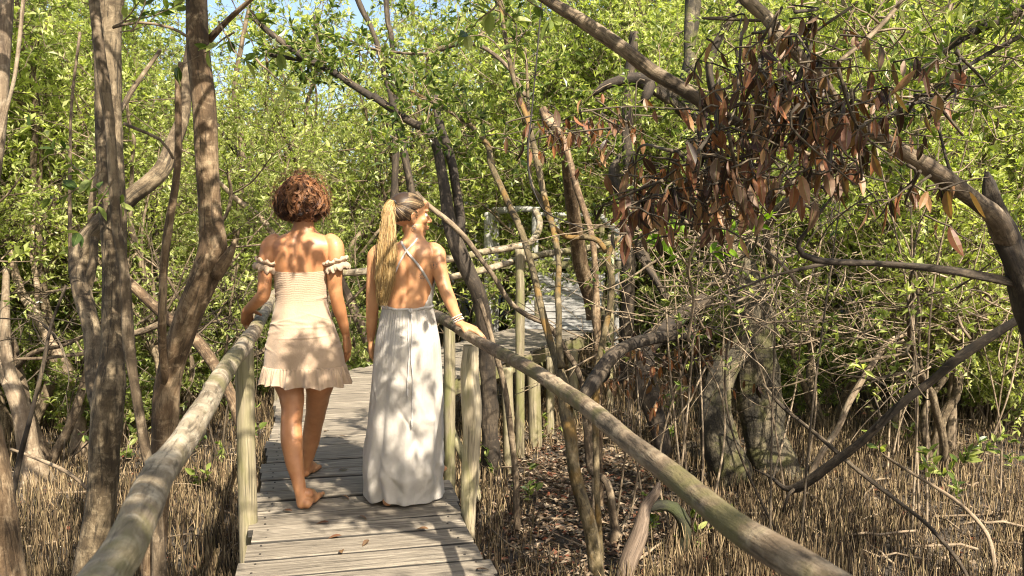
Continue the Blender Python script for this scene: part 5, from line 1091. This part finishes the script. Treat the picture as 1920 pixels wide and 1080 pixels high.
p3 = hc+v3[:, None]*(rg.uniform(.118, .14, n3)[:, None]+L3[:, None]*t[None]*.7)[..., None]+grav*(L3[:, None]*t[None]**2)[..., None]+f1[:, None]*(a3*np.cos(w3))[..., None]+f2[:, None]*(a3*np.sin(w3))[..., None]
p3[..., 2] = np.maximum(p3[..., 2], hc[2]-.15+.03*rg.rand(n3)[:, None]); tubes(hm, p3, np.full((n3, K), .0007), 3, rg.uniform(.3, 1, n3), cap=False)
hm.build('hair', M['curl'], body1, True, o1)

# ---- woman with the ponytail
T2 = 4.30; o2_ = np.array([P(765, 700, T2)[0], T2, 0.])
W2 = thing('person', 'woman with long blonde ponytail in long off-white backless dress, hand on the right rail', 'person', o2_)
b2 = MB()
secs = [psec(756, 794, 442, .05, T2, .012), psec(757, 792, 422, .048, T2, .02), psec(750, 800, 452, .056, T2, .005), psec(728, 812, 462, .068, T2), psec(707, 822, 472, .08, T2), psec(703, 822, 490, .086, T2),
        psec(708, 816, 515, .086, T2), psec(716, 810, 545, .08, T2), psec(720, 808, 572, .078, T2), psec(716, 812, 600, .092, T2), psec(708, 820, 635, .11, T2, -.005), psec(706, 822, 660, .116, T2, -.008), psec(712, 816, 700, .105, T2)]
loft(b2, secs, 44, .008, 2.2)
yaw2 = -R(64); hd2 = P(768, 407, T2+.03); Rm2 = head(b2, hd2, yaw2, .02)
for LG, ht in (([(740, 690, 4.34, .075), (740, 780, 4.34, .053), (738, 830, 4.33, .05), (733, 900, 4.30, .035), (729, 932, 4.28, .027)], (727, 4.245)), ([(790, 690, 4.38, .075), (792, 770, 4.5, .054), (796, 820, 4.6, .05), (802, 880, 4.68, .03), (806, 895, 4.7, .027)], (808, 4.72))):
    limbt(b2, [P(a, b_, c) for a, b_, c, r in LG], [r for *_, r in LG], 20); x = P(ht[0], 960 if ht[1] < 4.5 else 905, ht[1])[0]
    h, d, s = foot(b2, np.array([x, ht[1], .002]), (-.1 if ht[1] < 4.5 else .25, 1)); toes(b2, h, d, s, 1 if ht[1] < 4.5 else -1)
AL = [(712, 470, 4.29, .038), (704, 480, 4.29, .042), (701, 502, 4.29, .036), (699, 530, 4.29, .033), (698, 560, 4.30, .032), (698, 582, 4.31, .032), (697, 608, 4.34, .028), (695, 636, 4.37, .020)]
limbt(b2, [P(a, b_, c) for a, b_, c, r in AL], [r for *_, r in AL], 22)
hand(b2, P(695, 638, 4.37), (.03, .15, -1), (1, .1, 0), (0, 1, 0), [.3, .35, .4, .45], (.85, .25))
AR = [(811, 468, 4.30, .040), (820, 476, 4.29, .044), (822, 496, 4.27, .041), (828, 520, 4.26, .037), (835, 542, 4.24, .034), (843, 562, 4.23, .033), (853, 586, 4.22, .026), (861, 603, 4.215, .021)]
limbt(b2, [P(a, b_, c) for a, b_, c, r in AR], [r for *_, r in AR], 22)
hand(b2, P(863, 607, 4.21), (.86, -.25, -.34), (-.15, .1, -1), (-.2, -1, 0), [.10, .16, .2, .26], (.8, .25))
lips2 = [(hd2+Rm2@np.array([0, .1, -.056]), .018)]
ink = [(P(813, 498, 4.235), .026), (P(793, 519, 4.225), .026)]
body2, bv2 = finish_body('body', b2, M['skin2'], W2, o2_, post=back_relief(P(764, 500, T2)[0], T2, 1.02, 1.38, 1.355), lips=lips2, ink=ink)
for s in (-1, 1):
    e = MB(); ellipsoid(e, hd2+Rm2@np.array([s*.029, .0735, .008]), (.0115, .0115, .0115), None, 10); eo = e.build('eye', M['eyewhite'], body2, True, o2_)
    e = MB(); ellipsoid(e, hd2+Rm2@np.array([s*.029, .0825, .008]), (.0055, .0035, .0055), Rm2, 8); e.build('iris', M['iris'], eo, True, o2_)
def snap(bv, px, py, off, d0=4.3):
    r = ray(px, py); hit = bv.ray_cast(Vector(CAM), Vector(r).normalized())
    if hit[0] is None or abs(hit[0].y-d0) > .5: return P(px, py, d0)
    return np.array(hit[0])-nrm(r)*off
def ribbon(px, bv, w, off=.002, thick=.002, par=None, nm='strap', mat='cord', d0=4.3):
    p = np.array([snap(bv, x, y, off+.001, d0) for x, y in px]); p, _ = resample(p, [1]*len(p), .008)
    p = np.array([snap(bv, *proj(q), off+.001, q[1]) for q in p])
    T = nrm(np.gradient(p, axis=0)); vdir = nrm(p-CAM); s = nrm(np.cross(T, vdir)); prof = [(-1, 0), (-.6, -1), (0, -1.3), (.6, -1), (1, 0), (.6, .8), (-.6, .8)]
    V = np.stack([p+s*(a*w/2)+vdir*(b_*thick) for a, b_ in prof], 1); k = len(prof); mb = MB()
    F = [[i*k+j, i*k+(j+1) % k, (i+1)*k+(j+1) % k, (i+1)*k+j] for i in range(len(p)-1) for j in range(k)]
    mb.add(V.reshape(-1, 3), None, F); return mb.build(nm, M[mat], par, True, o2_)
def proj(q):
    v = np.asarray(q)-CAM; z = v@FW; return 960+FPX*(v@RT)/z, 540-FPX*(v@UP)/z
# long skirt
hx = P(757, 900, 4.42)[0]
sk = [psec(717, 812, 577, .086, T2), psec(713, 816, 598, .1, T2, -.003), psec(705, 824, 640, .126, T2+.0, -.006), psec(699, 828, 700, .138, T2+.01), psec(693, 829, 760, .15, T2+.03), psec(687, 830, 820, .165, T2+.05), psec(681, 829, 880, .19, T2+.07), (hx, 4.405, .055, .205, .205), (hx, 4.41, .012, .208, .208)]
zt, zb = sk[0][2], .012; K, n = 240, 420; u = np.linspace(0, 1, K); zz = zt+(zb-zt)*u; th = np.arange(n)*2*math.pi/n
cx, cy, a, b_ = [gsec(sk, zz, k) for k in (0, 1, 3, 4)]; U, TH = np.meshgrid(u, th, indexing='ij'); rg = np.random.RandomState(21)
f = np.zeros_like(U); gath = np.exp(-U/.13)
f += gath*.0035*np.sin(58*TH+2*np.sin(7*TH))*np.clip(U*25, .3, 1)
for q in range(9):
    m = rg.randint(4, 15); phs = rg.rand()*6.3+U*rg.uniform(-2.2, 2.2); g = np.sin(m*TH+phs+.8*np.sin(2*TH+q)); g = np.sign(g)*np.abs(g)**.8; f += g*rg.uniform(.4, 1)*(.0022+.0085*U**1.2)/(1+m*.12)
for q in range(70):  # soft drag lines and dents
    u0, t0 = rg.uniform(.1, .97), rg.rand()*6.3; sl = rg.uniform(-.35, .35); dt = np.angle(np.exp(1j*(TH-t0)))
    f += rg.uniform(-.011, .011)*np.exp(-((U-u0-sl*dt)/rg.uniform(.015, .05))**2)*np.exp(-(dt/rg.uniform(.15, .5))**2)
hemz = .022*np.exp(-((TH-4.25)/.22)**2)+.006*np.sin(3*TH)+.004
# the rear of the hem is narrower than the front
shr_ = 1-.28*np.clip(-np.sin(TH), 0, 1)**2*np.clip((U-.86)/.14, 0, 1)
ca = np.sign(np.cos(TH))*np.abs(np.cos(TH))**.92; sa = np.sign(np.sin(TH))*np.abs(np.sin(TH))**.92
V = np.stack([cx[:, None]+(a[:, None]+f)*ca*shr_, cy[:, None]+(b_[:, None]+f)*sa, zz[:, None]+hemz*U**6], -1)
dress2 = cloth_obj('dress', V, M['white'], W2, o2_)
mbk = MB(); vv = V.reshape(-1, 3); bvs = BVHTree.FromPolygons([tuple(x) for x in vv], [(k*n+j, k*n+(j+1) % n, (k+1)*n+(j+1) % n, (k+1)*n+j) for k in range(K-1) for j in range(n)])
# waistband, bodice sides, straps, tie cords
mb = MB(); tt = np.linspace(0, 2*math.pi, 90); wz = zt+.004
tubes(mb, np.stack([cx[0]+(a[0]+.002)*np.cos(tt), cy[0]+(b_[0]+.002)*np.sin(tt), wz+.006*np.cos(2*tt)-.002*np.sin(tt*9)], -1)[None], np.full((1, 90), .0065), 10); mb.build('waistband', M['cord'], dress2, True, o2_)
def panel(rows, par):   # rows of left/right pixels pinned on the body
    V = []
    for (y, x0, x1, dd) in rows:
        V.append([snap(bv2, x0+(x1-x0)*t, y, .004, T2)+np.array([0, dd*t, 0]) for t in np.linspace(0, 1, 7)])
    V = np.array(V); return cloth_obj('bodice', V, M['white'], par, o2_, .002, False)
fr = gsec(sk, np.array([zt]), 3)
# bodice wraps the front: an open shell round chest and sides, leaving the back bare
bz = np.linspace(zt-.004, P(760, 508, T2)[2], 40); bs = [(q[0], q[1], q[2], q[3]+.005, q[4]+.007) for q in secs[5:]]
bcx, bcy, ba, bb = [gsec(bs, bz, k) for k in (0, 1, 3, 4)]; tt0 = np.linspace(0, 1, 40); V = []
for i in range(40):
    f_ = (i/39.); ang0 = -.95+1.05*f_**.8; th = np.linspace(ang0, math.pi-ang0, 90)
    V.append(np.stack([bcx[i]+ba[i]*np.sign(np.cos(th))*np.abs(np.cos(th))**.91, bcy[i]+(bb[i]+.012*f_)*np.sign(np.sin(th))*np.abs(np.sin(th))**.91, np.full(90, bz[i])+.01*np.sin(th)*f_], -1)+.0015*np.sin(th*40)[:, None]*np.array([1, 1, 0]))
cloth_obj('bodice', np.array(V), M['white'], dress2, o2_, .002, False)
ribbon([(783, 446), (776, 456), (764, 468), (755, 482), (747, 497), (741, 512)], bv2, .009, par=dress2)
ribbon([(752, 452), (757, 463), (768, 478), (784, 497), (798, 518), (808, 538), (812, 556)], bv2, .012, par=dress2)
kx = np.array([snap(bvs, 769, 583, .008)]); mb = MB(); ellipsoid(mb, kx[0], (.012, .008, .011)); limbt(mb, [kx[0]+[-.004, -.004, .004], kx[0]+[.002, -.008, -.008], kx[0]+[.006, -.004, .01]], [.004]*3, 8); mb.build('knot', M['cord'], dress2, True, o2_)
for px in ([(767, 588), (765, 620), (767, 660), (765, 700), (764, 730)], [(771, 588), (773, 625), (771, 670), (774, 710), (773, 750), (772, 788)]):
    p = np.array([snap(bvs, x, y, .006, T2-.1) for x, y in px]); p, r = resample(p, [.003]*len(p), .012); p = np.array([snap(bvs, *proj(q), .005, q[1]) for q in p])
    mb = MB(); tubes(mb, p[None], np.full((1, len(p)), .0032)*(1+.18*np.sin(np.arange(len(p))*2.1)), 8); e = p[-1]
    limbt(mb, [e, e+[0, -.001, -.018], e+[.001, -.001, -.034]], [.005, .0055, .004], 8); mb.build('tie_cord', M['cord'], dress2, True, o2_)
# hair: combed cap and ponytail
rg = np.random.RandomState(31); hm = MB(); hc = hd2+Rm2@np.array([0, -.012, .032])
tie = P(741, 383, T2-.035)
n = 1500; v = []
while len(v) < n:
    q = nrm(rg.randn(3))
    if (q[1] > .86 and q[2] < .42) or (q[1] > .3 and q[2] < -.1+.5*max(0, q[1]-.1)) or q[2] < -.62+.6*max(0, q[1]+.1): continue
    v.append(q)
v = np.array(v); K = 16; t = np.linspace(0, 1, K)
tl = Rm2.T@(tie-hc); tdir = nrm(tl/np.array([.078, .097, .086]))
om = np.arccos(np.clip(v@tdir, -1, 1))[:, None]; S = (np.sin((1-t)*om)/np.maximum(np.sin(om), .01))[..., None]*v[:, None]+(np.sin(t*om)/np.maximum(np.sin(om), .01))[..., None]*tdir
S = nrm(S)*np.array([.0785, .0975, .0865])*(1+rg.uniform(.0, .045, (n, 1, 1))*np.sin(t*3.1)[None, :, None]+.01); path = hc+(S.reshape(-1, 3)@Rm2.T).reshape(S.shape)
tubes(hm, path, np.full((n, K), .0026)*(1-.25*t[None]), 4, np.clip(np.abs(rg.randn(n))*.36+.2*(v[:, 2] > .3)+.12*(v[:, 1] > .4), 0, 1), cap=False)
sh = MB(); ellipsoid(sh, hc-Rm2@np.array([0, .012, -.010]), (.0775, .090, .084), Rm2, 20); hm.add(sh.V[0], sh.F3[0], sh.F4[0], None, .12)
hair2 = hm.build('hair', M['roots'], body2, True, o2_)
pm_ = MB(); ctr = [tie, P(735, 381, T2-.055), P(729, 395, T2-.075), P(728, 430, T2-.095), P(726, 470, T2-.115), P(723, 510, T2-.12), P(719, 545, T2-.12), P(716, 580, T2-.12)]
cp, cr = resample(ctr, [.011, .020, .026, .036, .047, .046, .036, .014], .012); K = len(cp); T = nrm(np.gradient(cp, axis=0)); sx = nrm(np.cross(T, [0, 1., 0])); sy = np.cross(T, sx); n = 1500
a0 = rg.rand(n)*6.3; rr = np.sqrt(rg.rand(n)); tw = rg.uniform(-.5, .5, n); kk = np.arange(K)/K; endk = rg.uniform(.72, 1.0, n); path = np.zeros((n, K, 3))
for i in range(n):
    tt_ = kk*endk[i]; ix = tt_*(K-1); i0 = np.minimum(ix.astype(int), K-2); f_ = (ix-i0)[:, None]; C_ = cp[i0]*(1-f_)+cp[i0+1]*f_; cr_ = cr[i0]
    an = a0[i]+tw[i]*tt_*3; w_ = .0035*np.sin(tt_*rg.uniform(5, 12)+rg.rand()*6)*np.minimum(1, tt_*4)
    path[i] = C_+sx[i0]*((cr_*rr[i]*np.cos(an))+w_)[:, None]+sy[i0]*(cr_*.62*rr[i]*np.sin(an)+w_*.6)[:, None]
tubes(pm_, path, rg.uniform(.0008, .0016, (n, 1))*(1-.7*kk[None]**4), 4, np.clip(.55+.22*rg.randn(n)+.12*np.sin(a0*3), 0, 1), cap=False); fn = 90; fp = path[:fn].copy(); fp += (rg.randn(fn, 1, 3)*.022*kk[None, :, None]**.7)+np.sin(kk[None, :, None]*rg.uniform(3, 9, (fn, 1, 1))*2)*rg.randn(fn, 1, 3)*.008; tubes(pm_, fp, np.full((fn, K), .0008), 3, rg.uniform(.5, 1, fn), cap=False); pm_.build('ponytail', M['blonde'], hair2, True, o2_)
mb = MB(); tt = np.linspace(0, 2*math.pi, 26); e1 = sx[2]; e2 = sy[2]; c_ = cp[1]; tubes(mb, (c_+e1*(.0155*np.cos(tt))[:, None]+e2*(.0155*np.sin(tt))[:, None])[None], np.full((1, 26), .005), 8); mb.build('hair_tie', M['black'], hair2, True, o2_)
# bracelets, earring
wr_ = P(858, 597, 4.217); ax = nrm(P(863, 607, 4.21)-P(850, 580, 4.22)); e1 = nrm(np.cross(ax, [0, 1, 0])); e2 = np.cross(ax, e1)
for q, (of, rb, mt) in enumerate(((-.010, .0046, 'bead'), (.002, .0035, 'silver'), (.012, .0048, 'bead'))):
    mb = MB(); c_ = wr_+ax*of
    for k in range(20):
        t_ = k/20*6.283; ellipsoid(mb, c_+e1*.0255*math.cos(t_)+e2*.0255*math.sin(t_), (rb, rb, rb), None, 6)
    mb.build('bracelet', M[mt], body2, True, o2_)
ec = hd2+Rm2@np.array([.078, -.004, -.044]); mb = MB(); tt = np.linspace(0, 2*math.pi, 22); tubes(mb, np.stack([ec[0]+.009*np.cos(tt)*.9, ec[1]+.004*np.cos(tt), ec[2]-.006+.010*np.sin(tt)], -1)[None], np.full((1, 22), .0016), 6); mb.build('earring', M['silver'], body2, True, o2_)
# among trees or shrubs of one row behind the same landmark, say which stands in front
by = {}
for o in COL.objects:
    if o.get('group') and o.get('label') and o.get('category') in ('tree', 'shrub'): by.setdefault(o['label'], []).append(o)
for lab, os_ in by.items():
    if len(os_) < 2: continue
    os_.sort(key=lambda o: o.location.y)
    words = {2: ['front one', 'rear one'], 3: ['front one', 'middle one', 'rear one'], 4: ['front one', 'second from front', 'second from rear', 'rear one']}.get(len(os_))
    if words is None: words = ['front one', 'second from front', 'third from front', 'fourth from front', 'fifth from front', 'sixth from front', 'seventh from front', 'eighth from front'][:len(os_)-1]+['rear one']
    for o, w in zip(os_, words): o['label'] = lab+', '+w
print('SCENE DONE', len(bpy.data.objects))
